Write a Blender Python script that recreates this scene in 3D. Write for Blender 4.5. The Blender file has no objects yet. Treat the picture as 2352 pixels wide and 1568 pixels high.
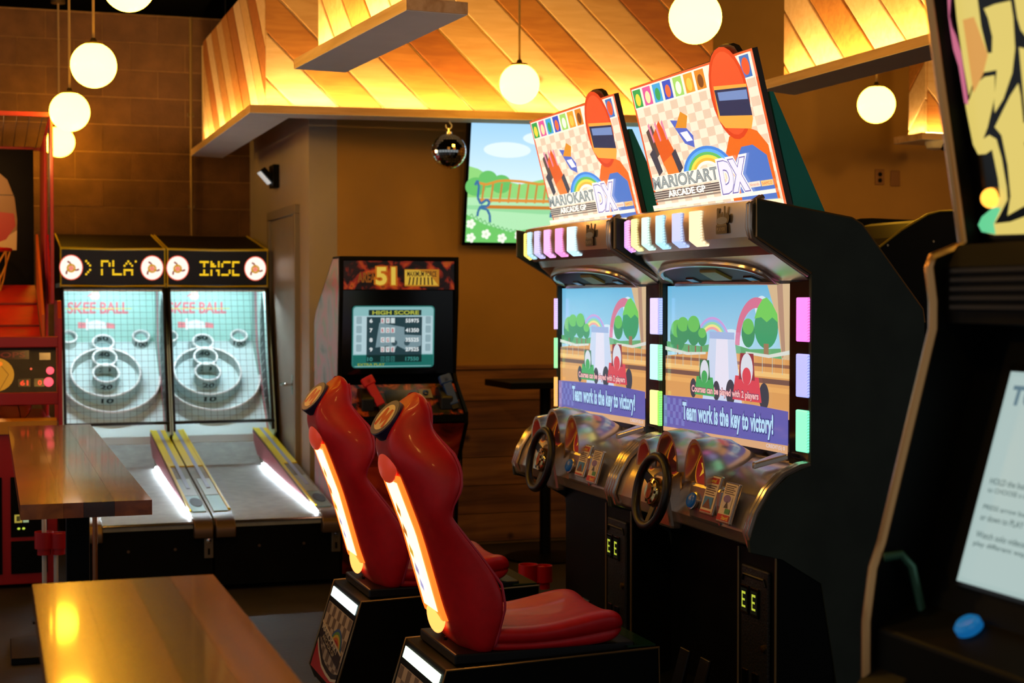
import bpy, bmesh, math, random
from mathutils import Vector, Matrix
random.seed(7)
SC = bpy.context.scene
COL = SC.collection
PI = math.pi

# ------------------------------------------------------------------ camera, world, exposure
cam = bpy.data.cameras.new('camera'); camo = bpy.data.objects.new('camera', cam); COL.objects.link(camo)
camo.location = (0, 0, 1.6)
camo.rotation_euler = (math.radians(90 - 1.4957), 0, math.radians(-18.4493))
cam.lens = 36 * 3600 / 2352; cam.sensor_width = 36; cam.sensor_fit = 'HORIZONTAL'
cam.clip_start = 0.05; cam.clip_end = 100
cam.dof.use_dof = True; cam.dof.focus_distance = 5.3; cam.dof.aperture_fstop = 4.2
SC.camera = camo
W = bpy.data.worlds.new('world'); SC.world = W; W.use_nodes = True
W.node_tree.nodes['Background'].inputs[0].default_value = (0.82, 0.92, 1.0, 1)
W.node_tree.nodes['Background'].inputs[1].default_value = 0.27
SC.view_settings.view_transform = 'Standard'; SC.view_settings.look = 'None'
SC.view_settings.gamma = 1; SC.view_settings.use_curve_mapping = False
SC.view_settings.exposure = 0.0
SC.cycles.sample_clamp_indirect = 4.0
SC.cycles.max_bounces = 8

# added point lamps out of view that fill the hall, at assumed pendant spots
for _x, _y, _z, _w in ((0.55, 5.4, 3.0, 26), (0.55, 3.6, 3.0, 26), (0.55, 1.6, 3.0, 26), (5.0, 5.4, 2.95, 26), (-1.6, 8.5, 2.9, 40), (-1.6, 5.0, 2.9, 26), (6.8, 7.0, 2.9, 34)):
    _l = bpy.data.lights.new('hall_fill_lamp', 'POINT'); _l.energy = _w; _l.color = (1.0, 0.50, 0.10); _l.shadow_soft_size = 0.11
    _o = bpy.data.objects.new('hall_fill_lamp', _l); COL.objects.link(_o); _o.location = (_x, _y, _z)

# ------------------------------------------------------------------ helpers
def lin(c):
    if isinstance(c, str):
        c = c.lstrip('#'); c = tuple(int(c[i:i+2], 16) / 255 for i in (0, 2, 4))
    return tuple((x / 12.92 if x <= 0.04045 else ((x + 0.055) / 1.055) ** 2.4) for x in c[:3])

MATS = {}
def mat(name, col='808080', rough=0.5, metal=0.0, emit=None, es=0.0, noise=0.0, nscale=8.0, bump=0.0, bscale=60.0,
        stretch=None, coat=0.0, spec=0.5, trans=0.0):
    if name in MATS: return MATS[name]
    m = bpy.data.materials.new(name); m.use_nodes = True
    nt = m.node_tree; b = nt.nodes['Principled BSDF']
    c = lin(col)
    b.inputs['Base Color'].default_value = (*c, 1)
    b.inputs['Roughness'].default_value = rough
    b.inputs['Metallic'].default_value = metal
    b.inputs['Specular IOR Level'].default_value = spec
    b.inputs['Coat Weight'].default_value = coat
    b.inputs['Coat Roughness'].default_value = 0.08
    b.inputs['Transmission Weight'].default_value = trans
    if emit is not None:
        e = emit if not isinstance(emit, str) else lin(emit)
        b.inputs['Emission Color'].default_value = (*e, 1)
        b.inputs['Emission Strength'].default_value = es
    if noise or bump:
        tc = nt.nodes.new('ShaderNodeTexCoord'); mp = nt.nodes.new('ShaderNodeMapping')
        nt.links.new(tc.outputs['Object'], mp.inputs['Vector'])
        if stretch: mp.inputs['Scale'].default_value = stretch
    if noise:
        n = nt.nodes.new('ShaderNodeTexNoise'); n.inputs['Scale'].default_value = nscale; n.inputs['Detail'].default_value = 5
        nt.links.new(mp.outputs['Vector'], n.inputs['Vector'])
        r = nt.nodes.new('ShaderNodeValToRGB')
        r.color_ramp.elements[0].position = 0.3; r.color_ramp.elements[1].position = 0.7
        r.color_ramp.elements[0].color = (*[x * (1 - noise) for x in c], 1)
        r.color_ramp.elements[1].color = (*[min(1, x * (1 + noise)) for x in c], 1)
        nt.links.new(n.outputs['Fac'], r.inputs['Fac']); nt.links.new(r.outputs['Color'], b.inputs['Base Color'])
    if bump:
        n2 = nt.nodes.new('ShaderNodeTexNoise'); n2.inputs['Scale'].default_value = bscale; n2.inputs['Detail'].default_value = 4
        nt.links.new(mp.outputs['Vector'], n2.inputs['Vector'])
        bp = nt.nodes.new('ShaderNodeBump'); bp.inputs['Strength'].default_value = bump; bp.inputs['Distance'].default_value = 0.01
        nt.links.new(n2.outputs['Fac'], bp.inputs['Height']); nt.links.new(bp.outputs['Normal'], b.inputs['Normal'])
    MATS[name] = m
    return m

def wood(name, col, dark, rough=0.5, axis='x', coat=0.0, knots=True, scale=1.0):
    """procedural board: long grain plus a few knots, in object space"""
    if name in MATS: return MATS[name]
    m = bpy.data.materials.new(name); m.use_nodes = True; nt = m.node_tree; b = nt.nodes['Principled BSDF']
    b.inputs['Roughness'].default_value = rough; b.inputs['Coat Weight'].default_value = coat; b.inputs['Coat Roughness'].default_value = 0.06
    tc = nt.nodes.new('ShaderNodeTexCoord'); mp = nt.nodes.new('ShaderNodeMapping'); nt.links.new(tc.outputs['Object'], mp.inputs['Vector'])
    st = {'x': (0.6, 9, 9), 'y': (9, 0.6, 9), 'z': (9, 9, 0.6), 'd': (1.0, 14, 14)}[axis]
    mp.inputs['Scale'].default_value = tuple(s * scale for s in st)
    if axis == 'd': mp.inputs['Rotation'].default_value = (0, PI / 4, 0)
    n = nt.nodes.new('ShaderNodeTexNoise'); n.inputs['Scale'].default_value = 2.2; n.inputs['Detail'].default_value = 6; n.inputs['Distortion'].default_value = 0.6
    nt.links.new(mp.outputs['Vector'], n.inputs['Vector'])
    r = nt.nodes.new('ShaderNodeValToRGB')
    r.color_ramp.elements[0].position = 0.32; r.color_ramp.elements[1].position = 0.66
    r.color_ramp.elements[0].color = (*lin(dark), 1); r.color_ramp.elements[1].color = (*lin(col), 1)
    nt.links.new(n.outputs['Fac'], r.inputs['Fac'])
    out = r.outputs['Color']
    if knots:
        v = nt.nodes.new('ShaderNodeTexVoronoi'); v.inputs['Scale'].default_value = 2.4
        nt.links.new(tc.outputs['Object'], v.inputs['Vector'])
        k = nt.nodes.new('ShaderNodeValToRGB'); k.color_ramp.elements[0].position = 0.02; k.color_ramp.elements[1].position = 0.075
        k.color_ramp.elements[0].color = (1, 1, 1, 1); k.color_ramp.elements[1].color = (0, 0, 0, 1)
        nt.links.new(v.outputs['Distance'], k.inputs['Fac'])
        mx = nt.nodes.new('ShaderNodeMix'); mx.data_type = 'RGBA'
        nt.links.new(k.outputs['Color'], mx.inputs['Factor']); nt.links.new(out, mx.inputs[6]); mx.inputs[7].default_value = (*[x * 0.35 for x in lin(dark)], 1)
        out = mx.outputs[2]
    nt.links.new(out, b.inputs['Base Color'])
    MATS[name] = m
    return m

def print_mat(name, es=0.0, rough=0.35, base=True, coat=0.0):
    """flat print: colours come from the mesh's Col attribute; es > 0 for lit screens and backlit signs"""
    if name in MATS: return MATS[name]
    m = bpy.data.materials.new(name); m.use_nodes = True; nt = m.node_tree; b = nt.nodes['Principled BSDF']
    a = nt.nodes.new('ShaderNodeAttribute'); a.attribute_name = 'Col'
    b.inputs['Roughness'].default_value = rough; b.inputs['Coat Weight'].default_value = coat
    if base: nt.links.new(a.outputs['Color'], b.inputs['Base Color'])
    else: b.inputs['Base Color'].default_value = (0.01, 0.01, 0.01, 1)
    if es:
        nt.links.new(a.outputs['Color'], b.inputs['Emission Color']); b.inputs['Emission Strength'].default_value = es
    MATS[name] = m
    return m

def root_loc(p):
    v = Vector((0, 0, 0))
    while p is not None: v = v + p.location; p = p.parent
    return v

REMAP = None   # optional placement map used while one thing is being built
class MB:
    def __init__(s): s.v = []; s.f = []
    def add(s, vs, fs):
        o = len(s.v); s.v += [tuple(v) for v in vs]; s.f += [tuple(i + o for i in f) for f in fs]; return s
    def box(s, x0, x1, y0, y1, z0, z1):
        return s.add([(x, y, z) for x in (x0, x1) for y in (y0, y1) for z in (z0, z1)],
                     [(0, 1, 3, 2), (4, 6, 7, 5), (0, 4, 5, 1), (2, 3, 7, 6), (0, 2, 6, 4), (1, 5, 7, 3)])
    def prism(s, pts, axis, a0, a1):
        n = len(pts)
        def P(p, a): return {'x': (a, p[0], p[1]), 'y': (p[0], a, p[1]), 'z': (p[0], p[1], a)}[axis]
        return s.add([P(p, a0) for p in pts] + [P(p, a1) for p in pts],
                     [tuple(range(n)), tuple(range(2 * n - 1, n - 1, -1))] + [(i, (i + 1) % n, n + (i + 1) % n, n + i) for i in range(n)])
    def slab(s, pts, N, t):
        """3D polygon given a thickness t along N"""
        n = len(pts); N = Vector(N)
        return s.add([tuple(p) for p in pts] + [tuple(Vector(p) + N * t) for p in pts],
                     [tuple(range(n)), tuple(range(2 * n - 1, n - 1, -1))] + [(i, (i + 1) % n, n + (i + 1) % n, n + i) for i in range(n)])
    def tube(s, pts, r, n=8, closed=False, cap=True):
        P = [Vector(p) for p in pts]; m = len(P); rings = []
        prev = None
        for i in range(m):
            if closed: t = (P[(i + 1) % m] - P[i - 1])
            else: t = P[min(i + 1, m - 1)] - P[max(i - 1, 0)]
            t.normalize()
            if prev is None:
                a = Vector((0, 0, 1)) if abs(t.z) < 0.9 else Vector((1, 0, 0))
                u = t.cross(a).normalized()
            else:
                u = (prev - t * prev.dot(t)).normalized()
            prev = u; w = t.cross(u)
            rr = r[i] if isinstance(r, (list, tuple)) else r
            rings.append([P[i] + (u * math.cos(2 * PI * k / n) + w * math.sin(2 * PI * k / n)) * rr for k in range(n)])
        return s.loft(rings, True, cap and not closed, closed)
    def loft(s, rings, ring_closed=True, cap=True, loop=False):
        n = len(rings[0]); m = len(rings); vs = [tuple(p) for r in rings for p in r]; fs = []
        for i in range(m if loop else m - 1):
            j = (i + 1) % m
            for k in range(n if ring_closed else n - 1):
                l = (k + 1) % n
                fs.append((i * n + k, i * n + l, j * n + l, j * n + k))
        if cap and not loop and ring_closed:
            fs.append(tuple(range(n))); fs.append(tuple((m - 1) * n + k for k in reversed(range(n))))
        return s.add(vs, fs)
    def lathe(s, prof, c, axis=(0, 0, 1), n=24, cap=True):
        A = Vector(axis).normalized(); a = Vector((1, 0, 0)) if abs(A.x) < 0.9 else Vector((0, 1, 0))
        u = A.cross(a).normalized(); w = A.cross(u); C = Vector(c)
        rings = [[C + A * h + (u * math.cos(2 * PI * k / n) + w * math.sin(2 * PI * k / n)) * max(r, 1e-4) for k in range(n)] for r, h in prof]
        return s.loft(rings, True, cap)
    def cyl(s, c, r, h, axis=(0, 0, 1), n=20): return s.lathe([(r, 0), (r, h)], c, axis, n)
    def ball(s, c, r, n=24, m=14, sz=(1, 1, 1)):
        C = Vector(c)
        rings = []
        for i in range(m + 1):
            th = PI * i / m
            rings.append([C + Vector((math.sin(th) * math.cos(2 * PI * k / n) * sz[0], math.sin(th) * math.sin(2 * PI * k / n) * sz[1], math.cos(th) * sz[2])) * max(r, 1e-4) for k in range(n)])
        return s.loft(rings, True, False)
    def build(s, name, m, parent=None, smooth=False, bev=0.0, sub=0, kind=None, label=None, angle=40):
        L = root_loc(parent)
        me = bpy.data.meshes.new(name)
        me.from_pydata([tuple(Vector(REMAP(v) if REMAP else v) - L) for v in s.v], [], s.f)
        bm = bmesh.new(); bm.from_mesh(me)
        bmesh.ops.remove_doubles(bm, verts=bm.verts, dist=1e-6)
        bmesh.ops.recalc_face_normals(bm, faces=bm.faces); bm.to_mesh(me); bm.free()
        if smooth:
            for p in me.polygons: p.use_smooth = True
            if not sub: me.set_sharp_from_angle(angle=math.radians(angle))
        me.materials.append(m)
        o = bpy.data.objects.new(name, me); COL.objects.link(o)
        if parent is not None: o.parent = parent
        if bev:
            b = o.modifiers.new('bevel', 'BEVEL'); b.width = bev; b.segments = 2; b.limit_method = 'ANGLE'; b.angle_limit = math.radians(40)
        if sub:
            q = o.modifiers.new('subsurf', 'SUBSURF'); q.levels = sub; q.render_levels = sub
        if kind: o['kind'] = kind
        if label: o['label'] = label
        return o

def tag(o, label, cat=None, group=None, kind=None):
    o['label'] = label
    if cat: o['category'] = cat
    if group: o['group'] = group
    if kind: o['kind'] = kind
    return o
def thing(name, loc, label, cat, group=None):
    o = bpy.data.objects.new(name, None); COL.objects.link(o); o.location = REMAP(loc) if REMAP else loc; o.empty_display_size = 0.1
    return tag(o, label, cat, group)
def struct(o): o['kind'] = 'structure'; return o

_txt = {}
def text_polys(s, bold=0.0):
    """triangulated outline of a word in the built-in font, normalised to its own box"""
    key = (s, bold)
    if key in _txt: return _txt[key]
    cu = bpy.data.curves.new('t', 'FONT'); cu.body = s; cu.resolution_u = 3; cu.offset = bold
    ob = bpy.data.objects.new('t', cu); COL.objects.link(ob)
    dg = bpy.context.evaluated_depsgraph_get(); dg.update()
    me = bpy.data.meshes.new_from_object(ob.evaluated_get(dg))
    v = [(p.co.x, p.co.y) for p in me.vertices]; f = [tuple(p.vertices) for p in me.polygons]
    bpy.data.objects.remove(ob); bpy.data.curves.remove(cu); bpy.data.meshes.remove(me)
    x0 = min(p[0] for p in v); x1 = max(p[0] for p in v); y0 = min(p[1] for p in v); y1 = max(p[1] for p in v)
    v = [((p[0] - x0) / (x1 - x0), (p[1] - y0) / (y1 - y0)) for p in v]
    _txt[key] = (v, f)
    return _txt[key]

class Print:
    """layers of flat colour on a plane O + u*U + v*V (metres), each a hair above the last"""
    def __init__(s, O, U, V, step=0.00025, warp=None, haze=0.0):
        s.haze = haze
        s.O = Vector(O); s.U = Vector(U).normalized(); s.V = Vector(V).normalized(); s.N = s.U.cross(s.V)
        s.v = []; s.f = []; s.c = []; s.k = 1; s.step = step; s.warp = warp
    def C(s, c): return tuple(x * (1 - s.haze) + s.haze * k for x, k in zip(lin(c), (0.85, 0.9, 1.0)))
    def P(s, p):
        q = s.O + s.U * p[0] + s.V * p[1] + s.N * (s.k * s.step)
        if s.warp: q = q + s.N * s.warp(p[0], p[1])
        return tuple(q)
    def poly(s, pts, col, up=True):
        c = [s.C(x) for x in col] if isinstance(col, list) else [s.C(col)] * len(pts)
        o = len(s.v); s.v += [s.P(p) for p in pts]; s.f.append(tuple(range(o, o + len(pts)))); s.c.append(c)
        if up: s.k += 1
        return s
    def rect(s, x0, y0, x1, y1, col, up=True): return s.poly([(x0, y0), (x1, y0), (x1, y1), (x0, y1)], col, up)
    def grad(s, x0, y0, x1, y1, bottom, top): return s.poly([(x0, y0), (x1, y0), (x1, y1), (x0, y1)], [bottom, bottom, top, top])
    def ell(s, x, y, rx, ry, col, n=24, a0=0, a1=360, up=True):
        return s.poly([(x + rx * math.cos(math.radians(a0 + (a1 - a0) * i / n)), y + ry * math.sin(math.radians(a0 + (a1 - a0) * i / n))) for i in range(n if a1 - a0 == 360 else n + 1)], col, up)
    def arc(s, x, y, r0, r1, a0, a1, col, n=20, sy=1.0):
        A = [math.radians(a0 + (a1 - a0) * i / n) for i in range(n + 1)]
        return s.poly([(x + r0 * math.cos(a), y + r0 * math.sin(a) * sy) for a in A] + [(x + r1 * math.cos(a), y + r1 * math.sin(a) * sy) for a in reversed(A)], col)
    def rrect(s, x0, y0, x1, y1, r, col):
        pts = []
        for cx, cy, a in ((x1 - r, y1 - r, 0), (x0 + r, y1 - r, 90), (x0 + r, y0 + r, 180), (x1 - r, y0 + r, 270)):
            pts += [(cx + r * math.cos(math.radians(a + 22.5 * i)), cy + r * math.sin(math.radians(a + 22.5 * i))) for i in range(5)]
        return s.poly(pts, col)
    def line(s, pts, w, col):
        for a, b in zip(pts[:-1], pts[1:]):
            dx, dy = b[0] - a[0], b[1] - a[1]; l = math.hypot(dx, dy) or 1; nx, ny = -dy / l * w / 2, dx / l * w / 2
            s.poly([(a[0] + nx, a[1] + ny), (b[0] + nx, b[1] + ny), (b[0] - nx, b[1] - ny), (a[0] - nx, a[1] - ny)], col, False)
        s.k += 1; return s
    def text(s, t, x, y, w, h, col, shear=0.0, bold=0.0, rise=0.0):
        v, f = text_polys(t, bold); o = len(s.v)
        s.v += [s.P((x + p[0] * w + p[1] * shear * h, y + p[1] * h + p[0] * rise)) for p in v]
        for q in f: s.f.append(tuple(i + o for i in q)); s.c.append([s.C(col)] * len(q))
        s.k += 1; return s
    def build(s, name, m, parent=None, label=None):
        L = root_loc(parent); me = bpy.data.meshes.new(name)
        me.from_pydata([tuple(Vector(REMAP(p) if REMAP else p) - L) for p in s.v], [], s.f)
        at = me.color_attributes.new('Col', 'FLOAT_COLOR', 'CORNER')
        i = 0
        for p, c in zip(me.polygons, s.c):
            for k in range(len(c)): at.data[p.loop_start + k].color = (*c[k], 1)
        me.materials.append(m); o = bpy.data.objects.new(name, me); COL.objects.link(o)
        if parent is not None: o.parent = parent
        if label: o['label'] = label
        return o

# ------------------------------------------------------------------ shared materials
M_floor = mat('concrete_floor', '2c2824', 0.55, noise=0.35, nscale=3, bump=0.15, bscale=40)
M_block = [mat('block_a', '6b4a30', 0.9, noise=0.22, nscale=9, bump=0.5, bscale=90), mat('block_b', '6f4d30', 0.9, noise=0.22, nscale=9, bump=0.5, bscale=90), mat('block_c', '68482f', 0.9, noise=0.2, nscale=9, bump=0.5, bscale=90)]
M_mortar = mat('mortar', '9c774c', 0.95, noise=0.15, nscale=20)
M_paint = mat('wall_paint_lamplit', 'b88c46', 0.75, noise=0.06, nscale=3, bump=0.06, bscale=200)  # orange lamp light is put into this coat's gold tone
M_paint2 = mat('wall_paint_alleylit', 'aba094', 0.5, noise=0.05, nscale=3)  # same paint as the back wall, paler for the alley light put into it
M_black_ceiling = mat('black_ceiling', '050505', 0.95, spec=0.0)
M_blk = mat('black_laminate', '080a09', 0.5, noise=0.3, nscale=6, spec=0.1)
M_blk2 = mat('charcoal_laminate', '2b3530', 0.55, noise=0.25, nscale=5, spec=0.25)
M_gloss = mat('black_gloss', '060606', 0.15)
M_rub = mat('black_rubber', '0c0d0e', 0.38)
M_steel = mat('black_steel', '0a0a0b', 0.4, 0.4)
M_silver = mat('silver_plastic', 'c8bcb2', 0.22, 0.8)
M_chrome = mat('chrome', 'd8d2cc', 0.12, 1.0)
M_trim = mat('edge_moulding', '8a7450', 0.28, 0.6)
M_white = mat('white_paint', 'd9d4ca', 0.5)
P_lit = print_mat('lit_screen', 1.0, 0.12, False)
P_sign = print_mat('backlit_sign', 1.3, 0.25, False)
P_dim = print_mat('dim_backlit_sign', 0.75, 0.2, False)
P_paper = print_mat('printed_vinyl', 0.0, 0.35, True)
P_soft = print_mat('glow_print', 0.35, 0.35, True)
P_led = print_mat('led_matrix', 2.2, 0.3, False)

# pine boards
PINES = [wood('pine_pale', 'ecc79c', 'e0b784', 0.55, 'd'), wood('pine_mid', 'e0b47c', 'd0a066', 0.55, 'd'), wood('pine_amber', 'cb8a44', 'b57436', 0.55, 'd'), wood('pine_brown', 'b8702f', 'a35f2a', 0.55, 'd')]
M_ledge = wood('ledge_board', 'd9b58c', 'b98f62', 0.5, 'x', knots=False)
M_ledge_y = wood('ledge_board_long', 'd9b58c', 'b98f62', 0.5, 'y', knots=False)
M_ledgeback = mat('soffit_backing', 'f2d8a2', 0.6)
M_ledstrip = mat('warm_led', 'ffffff', 0.5, emit=(1.0, 0.60, 0.19), es=185.0)
M_globe = mat('opal_globe', 'fff4dc', 0.25, emit=(1.0, 0.47, 0.025), es=30.0)
M_brass = mat('pendant_cap', '6d5836', 0.4, 0.7)
M_cord = mat('pendant_cord', 'a98b5a', 0.6)

# ------------------------------------------------------------------ the room
def room():
    struct(MB().box(-6, 9, -3, 14, -0.1, 0).build('floor', M_floor))
    struct(MB().box(-6, 9, -3, 14, 3.755, 3.9).build('ceiling', M_black_ceiling))
    # block wall behind the ball alleys
    wl = struct(MB().box(-3, 2.2, 12.155, 12.35, 0, 3.755).build('wall_left_back', M_mortar))
    row = 0
    z = 2.098 - 0.2065 * 2
    blockmesh = {}
    while z < 3.75:
        x = -0.6 + (0.203 if row % 2 else 0)
        while x < 1.95:
            x1 = min(x + 0.402, 1.98); z1 = min(z + 0.1985, 3.75)
            MB().box(x, x1, 12.15 + random.uniform(-0.002, 0.002), 12.2, z, z1).build('concrete_block', random.choice(M_block), wl)
            x += 0.4065
        z += 0.2065; row += 1
    # short wall with the door (faces left), then the painted wall with the television
    struct(MB().box(1.92, 2.1, 9.8, 12.4, 0, 3.755).build('wall_door_side', M_paint2))
    wb = struct(MB().box(1.93, 9, 9.802, 10.0, 0, 3.755).build('wall_back', M_paint))
    # timber wainscot on the painted wall
    wains = [wood('wainscot_a', 'a8733a', '6e4420', 0.5, 'x'), wood('wainscot_b', '9a6631', '643d1d', 0.5, 'x'), wood('wainscot_c', 'b37c40', '774a22', 0.5, 'x')]
    z = 0.02; k = 0
    for h in (0.185, 0.185, 0.185, 0.185, 0.185, 0.205):
        MB().box(1.96, 6.5, 9.775, 9.801, z, z + h - 0.004).build('plank', wains[k % 3], wb, bev=0.003); z += h; k += 1
    MB().box(1.94, 6.5, 9.76, 9.801, z, z + 0.028).build('wainscot_cap', wains[2], wb, bev=0.004)
    # steel door in the short wall
    d = struct(MB().box(1.905, 1.925, 10.19, 11.10, 0.01, 2.16).build('door_1', mat('door_paint', '8f877b', 0.38, noise=0.05)))
    MB().box(1.885, 1.93, 10.11, 10.18, 0, 2.164).box(1.885, 1.93, 11.11, 11.18, 0, 2.164).box(1.885, 1.93, 10.11, 11.18, 2.165, 2.225).build('door_frame', mat('door_frame_paint', '867c6e', 0.4), d, bev=0.004)
    h = MB().cyl((1.905, 10.27, 1.045), 0.028, -0.012, (1, 0, 0)).tube([(1.895, 10.27, 1.045), (1.85, 10.27, 1.045), (1.845, 10.28, 1.045), (1.845, 10.40, 1.04)], 0.010).box(1.895, 1.906, 10.245, 10.295, 0.98, 1.11)
    h.build('door_handle', M_chrome, d, smooth=True)
    # far right of the hall
    struct(MB().box(8.6, 8.8, 2, 10, 0, 3.755).build('wall_right', M_paint))
room()

# ------------------------------------------------------------------ timber soffits with lit ledges
def clip_poly(poly, a, b, c):
    """keep a*x+b*y <= c"""
    out = []
    for i in range(len(poly)):
        p, q = poly[i], poly[(i + 1) % len(poly)]
        dp, dq = a * p[0] + b * p[1] - c, a * q[0] + b * q[1] - c
        if dp <= 0: out.append(p)
        if dp * dq < 0:
            t = dp / (dp - dq); out.append((p[0] + t * (q[0] - p[0]), p[1] + t * (q[1] - p[1])))
    return out
def plank_face(parent, O, U, w, h, slope, phase=0.0, pw=0.186, order=None, N=None):
    """diagonal boards on the face O + s*U + t*Z; slope +1: boards fall along +s, -1: rise along +s"""
    O = Vector(O); U = Vector(U).normalized(); Z = Vector((0, 0, 1)); N = Vector(N)
    g = 0.009
    # coordinate across the boards
    def lines():
        lo, hi = (0, w + h) if slope > 0 else (-w, h)
        k = math.floor((lo / math.sqrt(2) - phase) / pw)
        while k * pw + phase < hi / math.sqrt(2) + pw:
            yield k * pw + phase, k; k += 1
    for c0, k in lines():
        poly = [(0, 0), (w, 0), (w, h), (0, h)]
        a, b = (1 / math.sqrt(2), 1 / math.sqrt(2)) if slope > 0 else (-1 / math.sqrt(2), 1 / math.sqrt(2))
        poly = clip_poly(poly, -a, -b, -(c0 + g / 2)); poly = clip_poly(poly, a, b, c0 + pw - g / 2) if len(poly) > 2 else []
        if len(poly) < 3: continue
        m = PINES[order[k % len(order)]] if order else random.choice(PINES)
        MB().slab([O + U * p[0] + Z * p[1] for p in poly], N, 0.016 + random.uniform(0, 0.003)).build('plank', m, parent, bev=0.006)

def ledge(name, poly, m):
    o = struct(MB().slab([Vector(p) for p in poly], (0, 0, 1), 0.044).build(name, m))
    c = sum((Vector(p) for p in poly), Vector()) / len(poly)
    MB().slab([Vector(p) + (c - Vector(p)).normalized() * 0.006 for p in poly], (0, 0, -1), 0.002).build('underside_lightener', mat('underlight_pale', 'eceae4', 0.5, noise=0.03, nscale=6), o)  # added pale sheet; its colour stands in for light from below
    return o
def soffits():
    Z0, ZT = 2.705, 3.5
    C = Vector((1.404, 8.879, 0)); D = Vector((3.637 - 1.404, 8.658 - 8.879, 0)).normalized(); I = Vector((-D.y, D.x, 0))
    # --- long front face and the return running back to the block wall
    wf = struct(MB().slab([C + D * 0.125 + I * 0.118 + Vector((0, 0, Z0)), C + D * 2.78 + I * 0.118 + Vector((0, 0, Z0)), C + D * 2.78 + I * 0.118 + Vector((0, 0, ZT)), C + D * 0.125 + I * 0.118 + Vector((0, 0, ZT))], I, 0.02).build('wall_soffit_front', M_ledgeback))
    plank_face(wf, C + D * 0.096 + I * 0.117 + Vector((0, 0, Z0)), D, 2.70, ZT - Z0, 1, 0.118, order=[0, 2, 1, 2, 3, 1, 0, 2, 0, 1, 3, 2, 1], N=-I)
    wl = struct(MB().box(1.525, 1.545, 9.02, 11.9, Z0, ZT).build('wall_soffit_return', M_ledgeback))
    plank_face(wl, (1.524, 8.974, Z0), (0, 1, 0), 2.72, ZT - Z0, -1, 0.05, order=[3, 0, 2, 1, 2, 3, 0, 1], N=(-1, 0, 0))
    # ledges
    e = C + D * 2.80
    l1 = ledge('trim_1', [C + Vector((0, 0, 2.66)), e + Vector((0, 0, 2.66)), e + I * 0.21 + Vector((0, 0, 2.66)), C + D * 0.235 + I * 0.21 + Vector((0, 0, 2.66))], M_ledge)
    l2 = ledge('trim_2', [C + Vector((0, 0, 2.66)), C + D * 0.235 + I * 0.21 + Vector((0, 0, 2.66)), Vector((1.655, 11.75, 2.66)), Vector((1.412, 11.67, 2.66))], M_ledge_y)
    MB().slab([C + D * 0.04 + I * 0.02 + Vector((0, 0, 2.7042)), C + D * 2.76 + I * 0.02 + Vector((0, 0, 2.7042)), C + D * 2.76 + I * 0.035 + Vector((0, 0, 2.7042)), C + D * 0.04 + I * 0.035 + Vector((0, 0, 2.7042))], (0, 0, 1), 0.002).build('led_strip', M_ledstrip, l1)
    MB().box(1.424, 1.439, 8.92, 11.66, 2.7042, 2.7062).build('led_strip', M_ledstrip, l2)
    # hanger rods
    for x, y in ((1.56, 10.9), (1.60, 9.6), (2.6, 8.9)):
        MB().cyl((x, y, 3.5), 0.006, 0.26, n=6).build('hanger_rod', M_steel, wl)
    # --- near hanging soffit with its own ledge
    q = [Vector(p) for p in ((1.333, 7.151, 2.66), (1.58, 7.184, 2.66), (1.693, 5.591, 2.66), (1.453, 5.57, 2.66))]
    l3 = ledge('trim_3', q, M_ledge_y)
    a, b = q[0] + Vector((0.10, -0.06, 0.045)), q[3] + Vector((0.095, 0.06, 0.045))
    U = (b - a).normalized(); N = Vector((U.y, -U.x, 0)); L = (b - a).length
    if N.x > 0: N = -N
    wn = struct(MB().slab([a - N * 0.02, b - N * 0.02, b - N * 0.02 + Vector((0, 0, 0.8)), a - N * 0.02 + Vector((0, 0, 0.8))], -N, 0.09).build('wall_soffit_near', M_ledgeback))
    plank_face(wn, a - N * 0.018, U, L, 0.80, 1, 0.03, order=[0, 1, 2, 0, 1], N=N)
    MB().slab([q[0] + Vector((0.02, -0.04, 0.0442)), q[3] + Vector((0.02, 0.04, 0.0442)), q[3] + Vector((0.035, 0.04, 0.0442)), q[0] + Vector((0.035, -0.04, 0.0442))], (0, 0, 1), 0.002).build('led_strip', M_ledstrip, l3)
    # --- right soffit, running towards the camera
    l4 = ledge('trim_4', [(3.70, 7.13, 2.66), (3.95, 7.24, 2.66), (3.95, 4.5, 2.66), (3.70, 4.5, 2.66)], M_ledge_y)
    wr = struct(MB().box(3.82, 3.90, 4.5, 7.07, Z0, ZT).build('wall_soffit_right', M_ledgeback))
    plank_face(wr, (3.82, 7.08, Z0), (0, -1, 0), 2.55, ZT - Z0, 1, 0.06, order=[1, 0, 2, 0, 1, 0, 2], N=(-1, 0, 0))
    MB().box(3.72, 3.735, 4.6, 7.08, 2.7042, 2.7062).build('led_strip', M_ledstrip, l4)
    # --- small boxed column by the back wall
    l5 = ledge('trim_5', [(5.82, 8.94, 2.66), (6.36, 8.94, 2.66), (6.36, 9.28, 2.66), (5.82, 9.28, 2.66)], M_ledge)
    wc = struct(MB().box(5.90, 6.28, 9.02, 9.20, Z0, 3.755).build('wall_soffit_column', M_ledgeback))
    plank_face(wc, (5.90, 9.20, Z0), (0, -1, 0), 0.196, 0.9, -1, 0.02, order=[0, 2, 1], N=(-1, 0, 0))
    plank_face(wc, (5.90, 9.02, Z0), (1, 0, 0), 0.38, 0.9, 1, 0.02, order=[2, 0, 1], N=(0, -1, 0))
    MB().box(5.84, 5.85, 8.96, 9.22, 2.7042, 2.7062).build('led_strip', M_ledstrip, l5)
    MB().box(5.86, 6.30, 8.955, 8.965, 2.7042, 2.7062).build('led_strip', M_ledstrip, l5)
soffits()

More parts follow.
